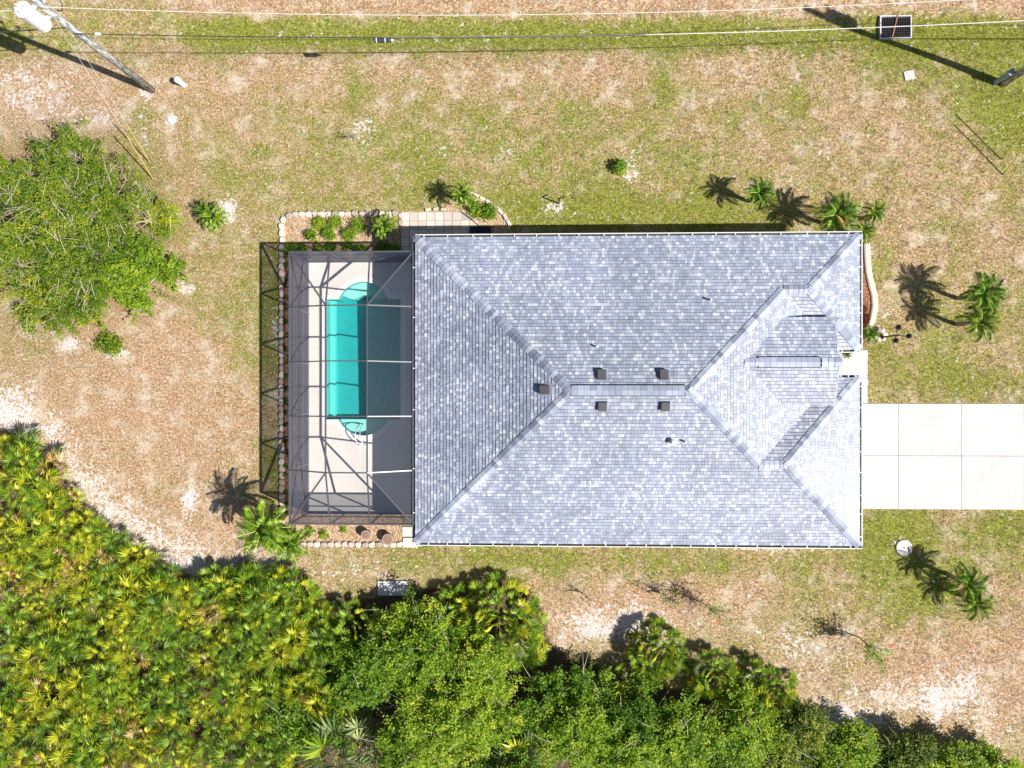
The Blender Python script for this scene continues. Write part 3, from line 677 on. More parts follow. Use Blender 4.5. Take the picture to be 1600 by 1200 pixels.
wall_window((HX1 - .55 + .11, 4.0, 1.45), 1.8, 1.4, 'y'); wall_window((HX0 + .55 - .11, 1.0, 1.12), 3.4, 2.0, 'y'); wall_window((HX0 + .55 - .11, -3.6, 1.5), 1.6, 1.2, 'y')
gd = MB().box((HX1 - .44, -3.3, 1.09), (.05, 4.9, 2.12)).build('garage_door', M['door'], house)
for k in range(4): MB().box((HX1 - .405, -3.3, .33 + k * .53), (.03, 4.84, .50)).build('door_panel', M['door'], gd)
fd = MB().box((11.42, .87, 1.06), (.06, 1.0, 2.08)).build('front_door', M['door'], house); MB().box((11.48, 1.2, 1.0), (.05, .04, .14)).build('door_handle', M['black'], fd)
# gutters: open channels with hanger straps
def gutter(a, b, out, n_h, sides=(0, 0), mt='white'):
    a, b = Vector((*a, 0)), Vector((*b, 0)); d = (b - a).normalized(); o = Vector(out); L = (b - a).length; w = .125
    a = a - d * sides[0]; b = b + d * sides[1]
    mb = MB()
    mb.bar(a + o * .008 + Vector((0, 0, 2.685)), b + o * .008 + Vector((0, 0, 2.685)), .012, .11)
    mb.bar(a + o * .07 + Vector((0, 0, 2.636)), b + o * .07 + Vector((0, 0, 2.636)), w, .012)
    mb.bar(a + o * w + Vector((0, 0, 2.69)), b + o * w + Vector((0, 0, 2.69)), .028, .115)
    g = mb.build('gutter', M[mt], house)
    m = MB(); m.bar(a + d * .02 + o * .066 + Vector((0, 0, 2.647)), b - d * .02 + o * .066 + Vector((0, 0, 2.647)), .085, .006); m.build('trough_floor', M['trough_dark'], g)  # dark strip laid along the channel floor
    for i in range(n_h):
        q = a.lerp(b, (i + .5 + rs.uniform(-.12, .12)) / n_h); m = MB()
        m.bar(q + o * .012 + Vector((0, 0, 2.75)), q + o * (w - .01) + Vector((0, 0, 2.753)), .035, .008); m.build('hanger', M['white'], g)
    for q in (a, b): MB().bar(q + o * .0 + Vector((0, 0, 2.685)), q + o * w + Vector((0, 0, 2.685)), .012, .12).build('end_cap', M['white'], g)
gutter((HX0, HY1), (HX1, HY1), (0, 1, 0), 20, (0, .12)); gutter((HX0, HY0), (HX1, HY0), (0, -1, 0), 20, (0, .12))
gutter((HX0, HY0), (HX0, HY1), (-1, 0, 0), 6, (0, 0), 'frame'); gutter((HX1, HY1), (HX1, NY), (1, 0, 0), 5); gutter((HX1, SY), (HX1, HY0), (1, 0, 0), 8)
gutter((12.62, NY), (HX1, NY), (0, -1, 0), 2); gutter((12.62, SY), (HX1, SY), (0, 1, 0), 3)
def downspout(x, y, ox, oy, ext):
    mb = MB(); mb.box2((x - .04, y - .04, .12), (x + .04, y + .04, 2.63)); dsp = mb.build('downspout', M['white'], house)
    mb = MB(); mb.box2((x - .04 - abs(oy) * 0, y - .04, .03), (x + .04 + ox, y + .04 + oy, .12)); mb.build('spout_elbow', M['white'], dsp)
q = P(681, 364); downspout(q.x, HY1 + .07, 0, .42, 1)

# ------------------------------------------------------------------ driveway, walk, pads, pavers
def rect_px(x0, y0, x1, y1): a, b = P(x0, y0), P(x1, y1); return min(a.x, b.x), min(a.y, b.y), max(a.x, b.x), max(a.y, b.y)
dy0, dym, dy1 = -5.70, P(1450, 712).y, -0.89
dxs = [HX1 - .5, P(1403, 700).x, P(1501.5, 700).x, P(1599, 700).x, 26.2, 29.2]
drv = MB().box2((dxs[0], dy0, -.12), (dxs[-1], dy1, .012)).build('driveway', M['joint']); tag(drv, kind='structure')
for i in range(5):
    for ya, yb in ((dy0, dym), (dym, dy1)):
        z = .052 + rs.uniform(-.003, .003)
        m = MB(); g = .009; a = (dxs[i] + g, ya + g, .0); b = (dxs[i + 1] - g, yb - g, z); m.box2(a, b)
        link('concrete_slab', m.mesh('concrete_slab', M['concrete']), drv, (0, 0, 0))
wk = rect_px(1311, 546, 1355, 629); wk = (12.0, dy1 + .012, P(1355, 590).x, P(1330, 547).y)
walk = MB().box2((wk[0], wk[1], -.1), (wk[2], wk[3], .012)).build('front_walk', M['joint']); tag(walk, kind='structure')
xm = P(1313.5, 560).x; xe = HX1 - .48
for a, b in (((wk[0], .27 - .3), (xm, wk[3])), ((xm, SY - .02), (wk[2], wk[3])), ((xe, wk[1]), (wk[2], SY - .02))):
    link('concrete_slab', MB().box2((a[0] + .008, a[1] + .008, .0), (b[0] - .008, b[1] - .008, .055)).mesh('concrete_slab', M['concrete']), walk, (0, 0, 0))
# paver patio by the screen door
pav_px = [627.5 + i * 13.3 for i in range(9)]
pp = MB().poly_prism([tuple(P(626, 331)[:2]), tuple(P(738, 331)[:2]), tuple(P(750, 366)[:2]), tuple(P(750, 372)[:2]), tuple(P(650, 372)[:2]), tuple(P(650, 394)[:2]), tuple(P(626, 394)[:2])][::-1], -.05, .014).build('paver_path', M['joint']); tag(pp, kind='structure')
ps = P(640, 332).x - P(626.7, 332).x
pm = []
for k in range(3):
    m = MB(); s2 = ps / 2 - .006; m.add([(-s2, -s2, 0), (s2, -s2, 0), (s2, s2, 0), (-s2, s2, 0), (-s2 + .01, -s2 + .01, .05), (s2 - .01, -s2 + .01, .05), (s2 - .01, s2 - .01, .05), (-s2 + .01, s2 - .01, .05)],
        [(4, 5, 6, 7), (0, 1, 5, 4), (1, 2, 6, 5), (2, 3, 7, 6), (3, 0, 4, 7)]); pm.append(m.mesh('paver', M['paver']))
o0 = P(626.7, 332)
for r in range(5):
    for c in range(9):
        if r >= 3 and c > 1: continue
        if r == 0 and c > 6: continue
        link('paver', rs.choice(pm), pp, (o0.x + (c + .5) * ps, o0.y - (r + .5) * ps, rs.uniform(-.004, .004)), (rs.uniform(-.01, .01), rs.uniform(-.01, .01), rs.choice((0, 1.5708, 3.1416))))
pad = empty('concrete_step_pad', P(640, 838), 'two small pale concrete step pads at the screen corner', 'step pad')
for a in ((629, 823, 644, 838), (630, 840, 653, 855)):
    r = rect_px(*a); MB().box2((r[0], r[1], -.02), (r[2], r[3], .07)).build('pad', M['concrete'], pad)
r = rect_px(591, 907, 638, 930)
sb = MB().box2((r[0], r[1], -.02), (r[2], r[3], .09)); tag(sb.build('concrete_slab', M['slab'], None, ((r[0] + r[2]) / 2, (r[1] + r[3]) / 2, 0)), 'stained white concrete slab lying beside the leafy thicket', 'slab')
p = P(1412, 855.5); m = empty('septic_lid', p, 'round white concrete lid set in green grass near the driveway', 'lid')
MB().tube([p + Vector((0, 0, -.02)), p + Vector((0, 0, .06)), p + Vector((0, 0, .075))], [.36, .36, .33], 28).build('lid_disc', M['concrete'], m); MB().tube([p + Vector((0, 0, .07)), p + Vector((0, 0, .09))], .05, 10).build('lid_handle', M['joint'], m)
p = Gp(1420.5, 118); m = MB().box(p + Vector((0, 0, .02)), (.46, .40, .07), .2); tag(m.build('marker_slab', M['concrete'], None, p), 'small white square marker slab alone in the dry lawn', 'slab')
p = Gp(268, 188); m = MB(); m.add([p + Vector((.24 * math.cos(a) * rs.uniform(.8, 1.1), .22 * math.sin(a) * rs.uniform(.8, 1.1), -.02)) for a in np.linspace(0, 5.6, 9)] + [p + Vector((.14 * math.cos(a), .13 * math.sin(a), .10 + rs.uniform(-.02, .02))) for a in np.linspace(0, 5.6, 9)],
    [tuple(range(9, 18))] + [(i, (i + 1) % 9, 9 + (i + 1) % 9, 9 + i) for i in range(9)]); tag(m.build('pale_rock', M['concrete'], None, p), 'pale rounded rock on bare sand near the weathered pole', 'rock')
# storm drain
p = Gp(1400.5, 40.5); r = rect_px(1378, 25, 1424, 57); z = p.z
dr = empty('storm_drain', p, 'square storm drain with black honeycomb grate and rusty bar in the swale', 'drain'); fr_ = .05
m = MB()
for a, b in (((r[0] - fr_, r[1] - fr_), (r[2] + fr_, r[1])), ((r[0] - fr_, r[3]), (r[2] + fr_, r[3] + fr_)), ((r[0] - fr_, r[1]), (r[0], r[3])), ((r[2], r[1]), (r[2] + fr_, r[3]))): m.box2((*a, z - .1), (*b, z + .17))
m.build('frame', M['slab'], dr)
MB().box2((r[0], r[1], z + .02), (r[2], r[3], z + .05)).build('pit', M['dark'], dr)
w, h = r[2] - r[0], r[3] - r[1]
for i in range(1, 13): MB().box((r[0] + w * i / 13, (r[1] + r[3]) / 2, z + .145), (.022, h, .03)).build('grate_bar', M['iron'], dr)
for i in range(1, 9): MB().box(((r[0] + r[2]) / 2, r[1] + h * i / 9, z + .141), (w, .02, .03)).build('grate_bar', M['iron'], dr)
MB().bar((r[0] + w * .36, r[1] - .03, z + .19), (r[0] + w * .55, r[3] + .03, z + .19), .05, .03).build('rust_bar', M['rust'], dr)
# ------------------------------------------------------------------ planting beds
bedA = [P(x, y) for x, y in ((443, 392), (443, 352), (447, 343), (456, 338), (626, 334), (627, 392))]
tag(MB().poly_prism([(p.x, p.y) for p in bedA][::-1], -.05, .035).build('garden_bed', M['mulch']), kind='structure')
bedW = [(P(445, 393).x, P(445, 393).y), (DX0 - .001, P(445, 393).y), (DX0 - .001, P(445, 815).y), (P(445, 815).x, P(445, 815).y)]
tag(MB().poly_prism(bedW[::-1], -.05, .03).build('garden_bed', M['redmulch']), kind='structure')
bedS = [P(x, y) for x, y in ((443, 815), (452, 803), (628, 803), (628, 848), (475, 848), (450, 838))]
tag(MB().poly_prism([(p.x, p.y) for p in bedS][::-1], -.05, .033).build('garden_bed', M['mulch']), kind='structure')
bedK = [P(x, y) for x, y in ((693, 331), (700, 316), (712, 308), (730, 300), (752, 312), (775, 325), (792, 340), (797, 352), (797, 364), (750, 364), (740, 345), (738, 331))]
tag(MB().poly_prism([(p.x, p.y) for p in bedK][::-1], -.05, .036).build('garden_bed', M['mulch']), kind='structure')
bedF = [P(x, y) for x, y in ((1338, 378), (1352, 380), (1354, 430), (1361, 458), (1361, 490), (1354, 512), (1352, 540), (1325, 545), (1320, 545), (1320, 378))]
tag(MB().poly_prism([(p.x, p.y) for p in bedF][::-1], -.05, .034).build('garden_bed', M['redmulch']), kind='structure')
sm_ = []
for k in range(4):
    m = MB(); n_ = 10; rr = random.Random(k); rad = [1 + rr.uniform(-.16, .16) for _ in range(n_)]
    ringv = lambda s_, z: [(.17 * s_ * rad[i] * math.cos(6.283 * i / n_), .145 * s_ * rad[i] * math.sin(6.283 * i / n_), z + rr.uniform(-.012, .012)) for i in range(n_)]
    vs = ringv(1, -.02) + ringv(1.0, .08) + ringv(.72, .145); fs = [tuple(range(20, 30))]
    for q_ in (0, 10): fs += [(q_ + i, q_ + (i + 1) % n_, q_ + 10 + (i + 1) % n_, q_ + 10 + i) for i in range(n_)]
    m.add(vs, fs); sm_.append(m.mesh('edging_stone', M['edging']))
def along(pts, step):
    out = []; acc = 0.0
    for (a, b) in zip(pts[:-1], pts[1:]):
        d = b - a; L = d.length; s_ = acc
        while s_ < L: out.append((a + d * (s_ / L), math.atan2(d.y, d.x))); s_ += step
        acc = s_ - L
    return out
ed = empty('stone_edging', P(440, 600), 'row of rounded pale stones edging the bed around the screened pool', 'edging')
path = [P(x, y) for x, y in ((441, 816), (441, 352), (444, 343), (452, 337), (466, 335), (626, 334))]
for q, a in along(path, .315): link('edging_stone', rs.choice(sm_), ed, q + Vector((rs.uniform(-.02, .02), rs.uniform(-.02, .02), 0)), (0, 0, a + rs.uniform(-.25, .25)), rs.uniform(.9, 1.08))
for q, a in along([P(627, 338), P(627, 352)], .31): link('edging_stone', rs.choice(sm_), ed, q, (0, 0, a), .95)
ed2 = empty('stone_edging', P(550, 850), 'straight row of white edging stones behind the two dark pots', 'edging')
for q, a in along([P(474, 850), P(627, 850)], .325): link('edging_stone', rs.choice(sm_), ed2, q + Vector((0, rs.uniform(-.02, .02), 0)), (0, 0, a + rs.uniform(-.2, .2)), rs.uniform(.92, 1.06))
bm_ = []
m = MB(); m.add([(-.16, -.09, -.02), (.16, -.09, -.02), (.16, .09, -.02), (-.16, .09, -.02), (-.14, -.07, .13), (.14, -.07, .13), (.14, .07, .13), (-.14, .07, .13)], [(4, 5, 6, 7), (0, 1, 5, 4), (1, 2, 6, 5), (2, 3, 7, 6), (3, 0, 4, 7)]); bm_ = m.mesh('edging_brick', M['brick'])
ed3 = empty('brick_edging', P(770, 320), 'curved tan brick edging around the small mulched palm bed', 'edging')
for q, a in along([P(x, y) for x, y in ((734, 301), (748, 308), (763, 316), (778, 327), (789, 338), (796, 350))], .34): link('edging_brick', bm_, ed3, q, (0, 0, a + rs.uniform(-.08, .08)), rs.uniform(.92, 1.05))
for q, a in along([P(x, y) for x, y in ((693, 328), (680, 327), (668, 328))], .36): link('edging_brick', bm_, ed3, q, (0, 0, a + rs.uniform(-.4, .4)), .8)
ed4 = empty('concrete_curb', P(1360, 440), 'smooth curved tan concrete curb beside the front mulch bed', 'curb')
cp = [P(x, y) for x, y in ((1353, 380), (1354, 400), (1356, 425), (1361, 447), (1365, 462), (1366, 478), (1363, 495), (1359, 509))]
cpts = []
for a, b in zip(cp[:-1], cp[1:]): cpts += [a.lerp(b, k / 3) for k in range(3)]
cpts.append(cp[-1]); m = MB(); b0 = len(m.v); nn_ = len(cpts)
for i, q in enumerate(cpts):
    d = (cpts[min(i + 1, nn_ - 1)] - cpts[max(i - 1, 0)]).normalized(); s_ = Vector((d.y, -d.x, 0))
    for w_, z_ in ((-.14, -.03), (-.13, .10), (-.08, .13), (.08, .13), (.13, .10), (.14, -.03)): m.v.append(tuple(q + s_ * w_ + Vector((0, 0, z_))))
for i in range(nn_ - 1):
    for k in range(5): m.f.append((i * 6 + k, i * 6 + k + 1, i * 6 + 7 + k, i * 6 + 6 + k)); m.t.append(.5)
m.f += [tuple(range(6)), tuple((nn_ - 1) * 6 + k for k in range(6))]; m.t += [.5, .5]
m.build('curb_strip', M['curb'], ed4)
# two pots, equipment box, ac unit, lamp post
for (px, py, rr_), lb in (((575, 833, .21), 'smaller dark round planter pot in the mulch beside white edging'), ((609, 840, .25), 'larger dark round planter pot nearest the concrete step pads')):
    p = P(px, py); o = empty('planter_pot', p, lb, 'planter', 'two dark pots in the mulch'); z0 = Vector((0, 0, 1))
    MB().tube([p, p + z0 * .36, p + z0 * .42], [rr_ * .72, rr_ * .96, rr_ * 1.05], 18).build('pot_body', M['terracotta'], o)
    m = MB(); m.tube([p + z0 * .41, p + z0 * .45], rr_ * 1.06, 18); m.build('pot_rim', M['edging'], o)
    MB().tube([p + z0 * .44, p + z0 * .462], rr_ * .86, 16).build('pot_soil', M['soil'], o)
p = P(748, 362); o = empty('pool_equipment', p, 'low black pool equipment box in the shade under the eave', 'equipment')
MB().box(p + Vector((.1, -.1, .16)), (.95, .55, .30)).build('cabinet', M['black'], o); MB().tube([p + Vector((-.2, -.05, .29)), p + Vector((-.2, -.05, .5))], .13, 12).build('filter_canister', M['blackpipe'], o)
p = P(1103, 846); o = empty('air_conditioner', p, 'pale air conditioner unit on a pad under the south eave', 'air conditioner')
px_ = Vector((p.x, HY0 - .14, 0))
MB().box(px_ + Vector((0, 0, .03)), (1.25, 1.15, .10)).build('pad', M['concrete'], o)
MB().box(px_ + Vector((0, 0, .48)), (.86, .80, .80)).build('cabinet', M['can'], o)
MB().tube([px_ + Vector((0, 0, .87)), px_ + Vector((0, 0, .93))], .36, 20).build('fan_grille', M['blackpipe'], o)
p = P(1377, 527); lamp = empty('lamp_post', p, 'black three headed lamp post on a white stone ring by the front bed', 'lamp post')
zt = 1.55; z1 = Vector((0, 0, 1))
MB().tube([p, p + z1 * .12, p + z1 * .2, p + z1 * zt], [.10, .09, .04, .032], 10).build('pole', M['black'], lamp)
for k in range(3):
    a = 1.9 + k * 2.094; d = Vector((math.cos(a), math.sin(a), 0)); q = p + z1 * (zt - .1)
    MB().tube([q, q + d * .2 + z1 * .02, q + d * .34 + z1 * .12], .018, 6).build('arm', M['black'], lamp)
    h_ = MB().tube([q + d * .34 + z1 * .10, q + d * .34 + z1 * .15, q + d * .34 + z1 * .36, q + d * .34 + z1 * .46], [.05, .085, .115, .02], 10).build('lantern', M['black'], lamp)
    MB().tube([q + d * .34 + z1 * .17, q + d * .34 + z1 * .34], [.10, .118], 10).build('lamp_glass', M['lampglass'], h_)
rg = empty('stone_ring', P(1374, 522), 'cluster of white stones at the foot of the black lamp post', 'stones')
for k in range(7):
    a = k * .9; link('edging_stone', sm_[k % 4], rg, P(1374, 523) + Vector((.22 * math.cos(a), .22 * math.sin(a), 0)), (0, 0, a), .8)

# ------------------------------------------------------------------ poles, wires, pedestals
WY = 13.86
def util_pole(base, hgt, r0, r1, lb, can_off, zc):
    o = empty('utility_pole', base, lb, 'pole', 'power poles along the swale'); z1 = Vector((0, 0, 1))
    MB().tube([base - z1 * .1, base + z1 * hgt * .5, base + z1 * hgt], [r0, (r0 + r1) / 2, r1], 14).build('pole', M['pole'], o, smooth=True)
    c = base + Vector((can_off[0], can_off[1], 0))
    cn = MB().tube([c + z1 * (zc - .62), c + z1 * (zc - .56), c + z1 * (zc + .50), c + z1 * (zc + .58), c + z1 * (zc + .62)], [.24, .29, .29, .31, .12], 20).build('transformer', M['can'], o, smooth=False)
    for k in range(3):
        a = k * 2.1 + .4; q = c + Vector((.15 * math.cos(a), .15 * math.sin(a), zc + .58)); MB().tube([q, q + z1 * .1, q + z1 * .2], [.05, .035, .02], 8).build('bushing', M['porcelain'], cn)
    d = Vector((can_off[0], can_off[1], 0)).normalized()
    for zz in (-.4, .35): MB().bar(base + z1 * (zc + zz) + d * .05, c + z1 * (zc + zz) - d * .2, .12, .06).build('bracket', M['can'], o)
    for zz, sg in ((zc + .1, 1), (zc + .75, -1), (zc + 1.3, 1)):
        q = base + Vector((.0, r0 * .6, zz)); MB().bar(q, q + Vector((.12 * sg, .30, .02)), .05, .05).build('insulator_arm', M['can'], o)
        q2 = q + Vector((.12 * sg, .30, .0)); MB().tube([q2, q2 + z1 * .07, q2 + z1 * .08, q2 + z1 * .16, q2 + z1 * .17, q2 + z1 * .24], [.03, .03, .07, .05, .065, .03], 8).build('insulator', M['porcelain'], o)
    q = base + Vector((r0 + .02, .12, 0)); MB().tube([q + z1 * zc + Vector((.0, .1, .3)), q + z1 * (zc + .25) + Vector((.42, .25, 0)), q + z1 * (zc + .05) + Vector((.50, .0, 0)), q + z1 * (zc - .25) + Vector((.3, -.1, 0)), q + z1 * (zc - .4)], .02, 6).build('jumper_loop', M['cable'], o, smooth=True)
    return o
PL = Gp(238, 141); PR = Gp(1567, 131)
util_pole(PL, 10.0, .155, .125, 'weathered speckled utility pole with guy wires beside the sandy corner', (-.42, -.34), 7.35)
util_pole(PR, 10.0, .165, .125, 'dark utility pole with grey cable pedestal at its foot', (-.35, .30), 7.6)
def sag(z0, z1_, zm, y, xa, xb, n=40):
    pts = []
    for i in range(n + 1):
        u = i / n; x = xa + (xb - xa) * u; zl = z0 + (z1_ - z0) * u; pts.append(Vector((x, y, zl - 4 * u * (1 - u) * ((z0 + z1_) / 2 - zm))))
    return pts
wl = empty('power_line', (PL.x, WY, 7.3), 'bare pale power line strung between the two utility poles', 'wire')
MB().tube(sag(7.45, 7.35, 6.30, WY, PL.x, PR.x), .013, 5).build('conductor', M['wire'], wl); MB().tube(sag(7.45, 7.4, 6.4, WY, PL.x - 38, PL.x), .016, 5).build('conductor', M['wire'], wl); MB().tube(sag(7.35, 7.4, 6.4, WY, PR.x, PR.x + 38), .016, 5).build('conductor', M['wire'], wl)
tc = empty('telephone_cable', (PL.x, WY - .14, 5.7), 'dark telephone cable with black splice case below the power line', 'cable')
tz = lambda x: 5.75 - 4 * ((x - PL.x) / (PR.x - PL.x)) * (1 - (x - PL.x) / (PR.x - PL.x)) * .85
xsx = P(598, 57, 4.95).x
for a, b, m_, rr_ in ((PL.x, xsx, 'cable', .020), (xsx, P(1010, 50, 5).x, 'cable_l', .026), (P(1010, 50, 5).x, PR.x, 'wire', .017)):
    MB().tube([Vector((x, WY - .14, tz(x))) for x in np.linspace(a, b, 24)], rr_, 6).build('cable_run', M[m_], tc)
MB().tube([Vector((x, WY - .17 , tz(x) + .05 + .012 * math.sin(x * 5))) for x in np.linspace(xsx, P(1000, 50, 5).x, 60)], .012, 5).build('messenger_strand', M['cable'], tc)
MB().tube(sag(5.75, 6.2, 5.2, WY - .14, PL.x - 38, PL.x), .026, 6).build('cable_run', M['cable'], tc); MB().tube(sag(5.75, 6.2, 5.2, WY - .14, PR.x, PR.x + 38), .026, 6).build('cable_run', M['wire'], tc)
q = Vector((xsx, WY - .22, tz(xsx) - .05)); sc_ = MB().tube([q + Vector((-.34, 0, 0)), q + Vector((-.32, 0, 0)), q + Vector((.24, 0, 0)), q + Vector((.36, 0, 0))], [.07, .10, .10, .04], 12).build('splice_case', M['cable'], tc)
for dx in (-.25, .10): MB().tube([q + Vector((dx, 0, 0)), q + Vector((dx + .035, 0, 0))], .108, 12).build('clamp_band', M['porcelain'], sc_)
MB().box(q + Vector((.40, -.02, .02)), (.10, .07, .07)).build('strand_clamp', M['porcelain'], sc_)
q = Vector((P(155, 47, 5.6).x, WY - .14, tz(P(155, 47, 5.6).x))); MB().box(q, (.22, .08, .08)).build('strand_clamp', M['porcelain'], tc)
def guy(pole, zt_, anc, lb, guard_len=2.5, third=False):
    a = Vector(anc); tp = pole + Vector((0, 0, zt_)); d = (tp - a); L_ = d.length; d.normalize()
    o = empty('guy_wire', a, lb, 'guy wire', 'guy wires with yellow guards'); MB().tube([a, tp - d * .1], .0055, 5).build('strand', M['wire'], o)
    MB().tube([a - Vector((0, 0, .05)), a + d * .35], .03, 6).build('anchor_rod', M['rust'], o)
    MB().tube([a + d * .12, a + d * guard_len], [.028, .025], 8).build('guard', M['yellow'], o)
guy(PL, 7.0, Gp(241, 283), 'guy wire with yellow guard anchored beside the left shrub, outer one', 2.6)
guy(PL, 6.2, Gp(236, 257), 'guy wire with yellow guard anchored by the shrub, nearer the weathered pole', 2.4)
guy(PR, 7.2, Gp(1567, 274), 'guy wire with yellow guard in the dry grass, outer one from the dark pole', 2.9)
guy(PR, 6.6, Gp(1565, 250), 'guy wire with yellow guard in the dry grass, nearer the dark pole', 2.7)
p = Gp(1559, 127) + Vector((-.1, -.05, 0)); o = empty('cable_pedestal', p, 'grey rounded cable pedestal standing against the dark utility pole', 'pedestal')
MB().box(p + Vector((0, 0, .5)), (.26, .20, 1.04), .5).build('housing', M['pedestal'], o); MB().box(p + Vector((0, 0, 1.05)), (.30, .24, .10), .5).build('hood', M['pedestal'], o); MB().tube([p - Vector((0, 0, .1)), p + Vector((0, 0, .1))], .06, 8).build('stake', M['iron'], o)
p = Gp(287, 133); o = empty('utility_pedestal', p, 'small white round utility pedestal standing alone near the weathered pole', 'pedestal')
MB().tube([p - Vector((0, 0, .02)), p + Vector((0, 0, .55))], [.13, .12], 14).build('housing', M['porcelain'], o); MB().tube([p + Vector((0, 0, .53)), p + Vector((0, 0, .64)), p + Vector((0, 0, .68))], [.15, .14, .05], 14).build('cap', M['porcelain'], o)
p = Gp(873, 318); o = empty('garden_stake', p, 'thin dark garden stake standing in bare sand north of the roof', 'stake')
MB().tube([p - Vector((0, 0, .05)), p + Vector((0, 0, .85))], .035, 6).build('rod', M['black'], o); MB().bar(p + Vector((-.05, .02, .82)), p + Vector((.22, .10, .84)), .05, .03).build('arm', M['black'], o)
p0, p1 = P(720, 331), P(754, 357); o = empty('landscape_hose', p0, 'thin dark hose lying across the small palm bed', 'hose')
MB().tube([p0.lerp(p1, u) + Vector((.03 * math.sin(u * 5), 0, .055)) for u in np.linspace(0, 1, 10)], .022, 6).build('hose_run', M['blackpipe'], o)

# ------------------------------------------------------------------ foliage builders
def leaf_cloud(cent, n_per, spread, L_, W_, rng, up=.5, base=None, dirs=None):
    """many single leaves scattered along short sprays that start at the given centres"""
    k = len(cent); c = np.repeat(cent, n_per, 0); n = len(c)
    off = rng.normal(0, 1, (n, 3)) * spread * (1.0 if dirs is None else .45); c = c + off
    a = rng.normal(0, 1, (n, 3)); a[:, 2] *= .45
    if dirs is not None:
        dd = np.repeat(dirs, n_per, 0); c = c + dd * rng.uniform(-.5, .9, (n, 1)) ; a = a + dd * 1.2
    a /= np.linalg.norm(a, axis=1)[:, None]
    nr = rng.normal(0, 1, (n, 3)) * .6; nr[:, 2] += up * 2.4; bq = np.cross(nr, a); bq /= np.linalg.norm(bq, axis=1)[:, None] + 1e-9
    s_ = rng.uniform(.6, 1.3, (n, 1)); a = a * L_ / 2 * s_; bq = bq * W_ / 2 * s_
    V = np.stack([c - a, c + bq, c + a, c - bq], 1).reshape(-1, 3); Q = np.arange(n * 4).reshape(-1, 4)
    ct = rng.normal(.48, .15, k) if base is None else base
    tint = np.clip(np.repeat(ct, n_per) + rng.normal(0, .17, n), 0, 1)
    return V, Q, tint
def tree(name, label, cat, px, py, hgt, R, seed, mat, nl=12, ncl=22, nleaf=60, leaf=(.15, .10), group=None, twigs=0, twigmat='bark', flat=.55, spread=.20, sq=1.0, minz=.35):
    rng = np.random.default_rng(seed); z_c = hgt * .75
    b = P(px, py, z_c); b.z = 0
    o = empty(name, b, label, cat, group); z1 = Vector((0, 0, 1))
    fork = b + Vector((rng.uniform(-.1, .1), rng.uniform(-.1, .1), hgt * .28))
    MB().tube([b - z1 * .1, b + z1 * hgt * .12, fork], [.05 * R + .03, .04 * R + .02, .032 * R + .02], 8).build('trunk', M['bark'], o)
    br = MB(); cl = []; ctint = []; cd_ = []
    for i in range(nl):
        a = i * 2.39996 + rng.uniform(-.5, .5); rr = R * .78 * math.sqrt((i + .3) / nl) * rng.uniform(.7, 1.22)
        zz = hgt * (1 - flat * (rr / R) ** 2) * rng.uniform(.80, .98); lr = R * rng.uniform(.16, .40); zz = max(minz, zz - lr * .4)
        lc = b + Vector((rr * math.cos(a), rr * math.sin(a) * sq, zz - 0.1)); mid = fork.lerp(lc, .5) + Vector((rng.uniform(-.2, .2), rng.uniform(-.2, .2), .15))
        br.tube([fork, mid, lc], [.022 * R + .012, .016 * R + .01, .012], 5, False); lt = rng.normal(.5, .11)
        for k in range(ncl):
            d = rng.normal(0, 1, 3); d[2] = abs(d[2]) * .8 - .1; d /= np.linalg.norm(d); q = np.array(lc) + d * lr * rng.uniform(.55, 1.08) * np.array([1, 1, .7])
            q[2] = max(q[2], .25); cl.append(q - np.array(b)); ctint.append(lt + rng.normal(0, .14)); sd_ = d * np.array([1, 1, .7]) + rng.normal(0, .35, 3); cd_.append(sd_ / np.linalg.norm(sd_) * rng.uniform(.25, .6))
            if k % 2 == 0: br.tube([lc, Vector(q)], [.012, .006], 3, False)
    br.build('branches', M[twigmat], o)
    if twigs:
        tw = MB()
        for _ in range(twigs):
            q = np.array(cl[rng.integers(len(cl))]) + np.array(b); d = rng.normal(0, 1, 3); d[2] = abs(d[2]) * .35 + .1; d /= np.linalg.norm(d)
            L_ = rng.uniform(.5, 1.5); p0 = Vector(q) + z1 * .05; p1 = p0 + Vector(d) * L_ * .5 + Vector(rng.normal(0, .06, 3)); p2 = p0 + Vector(d) * L_ + Vector(rng.normal(0, .1, 3))
            tw.tube([p0, p1, p2], [.012, .009, .004], 3, False)
        tw.build('bare_twigs', M['twig'], o)
    V, Q, ti = leaf_cloud(np.array(cl), nleaf, spread, leaf[0], leaf[1], rng, base=np.array(ctint), dirs=np.array(cd_))
    V[:, 2] = np.maximum(V[:, 2], .05)
    link('crown', arr_mesh('crown', V, Q, M[mat], ti), o)
    return o
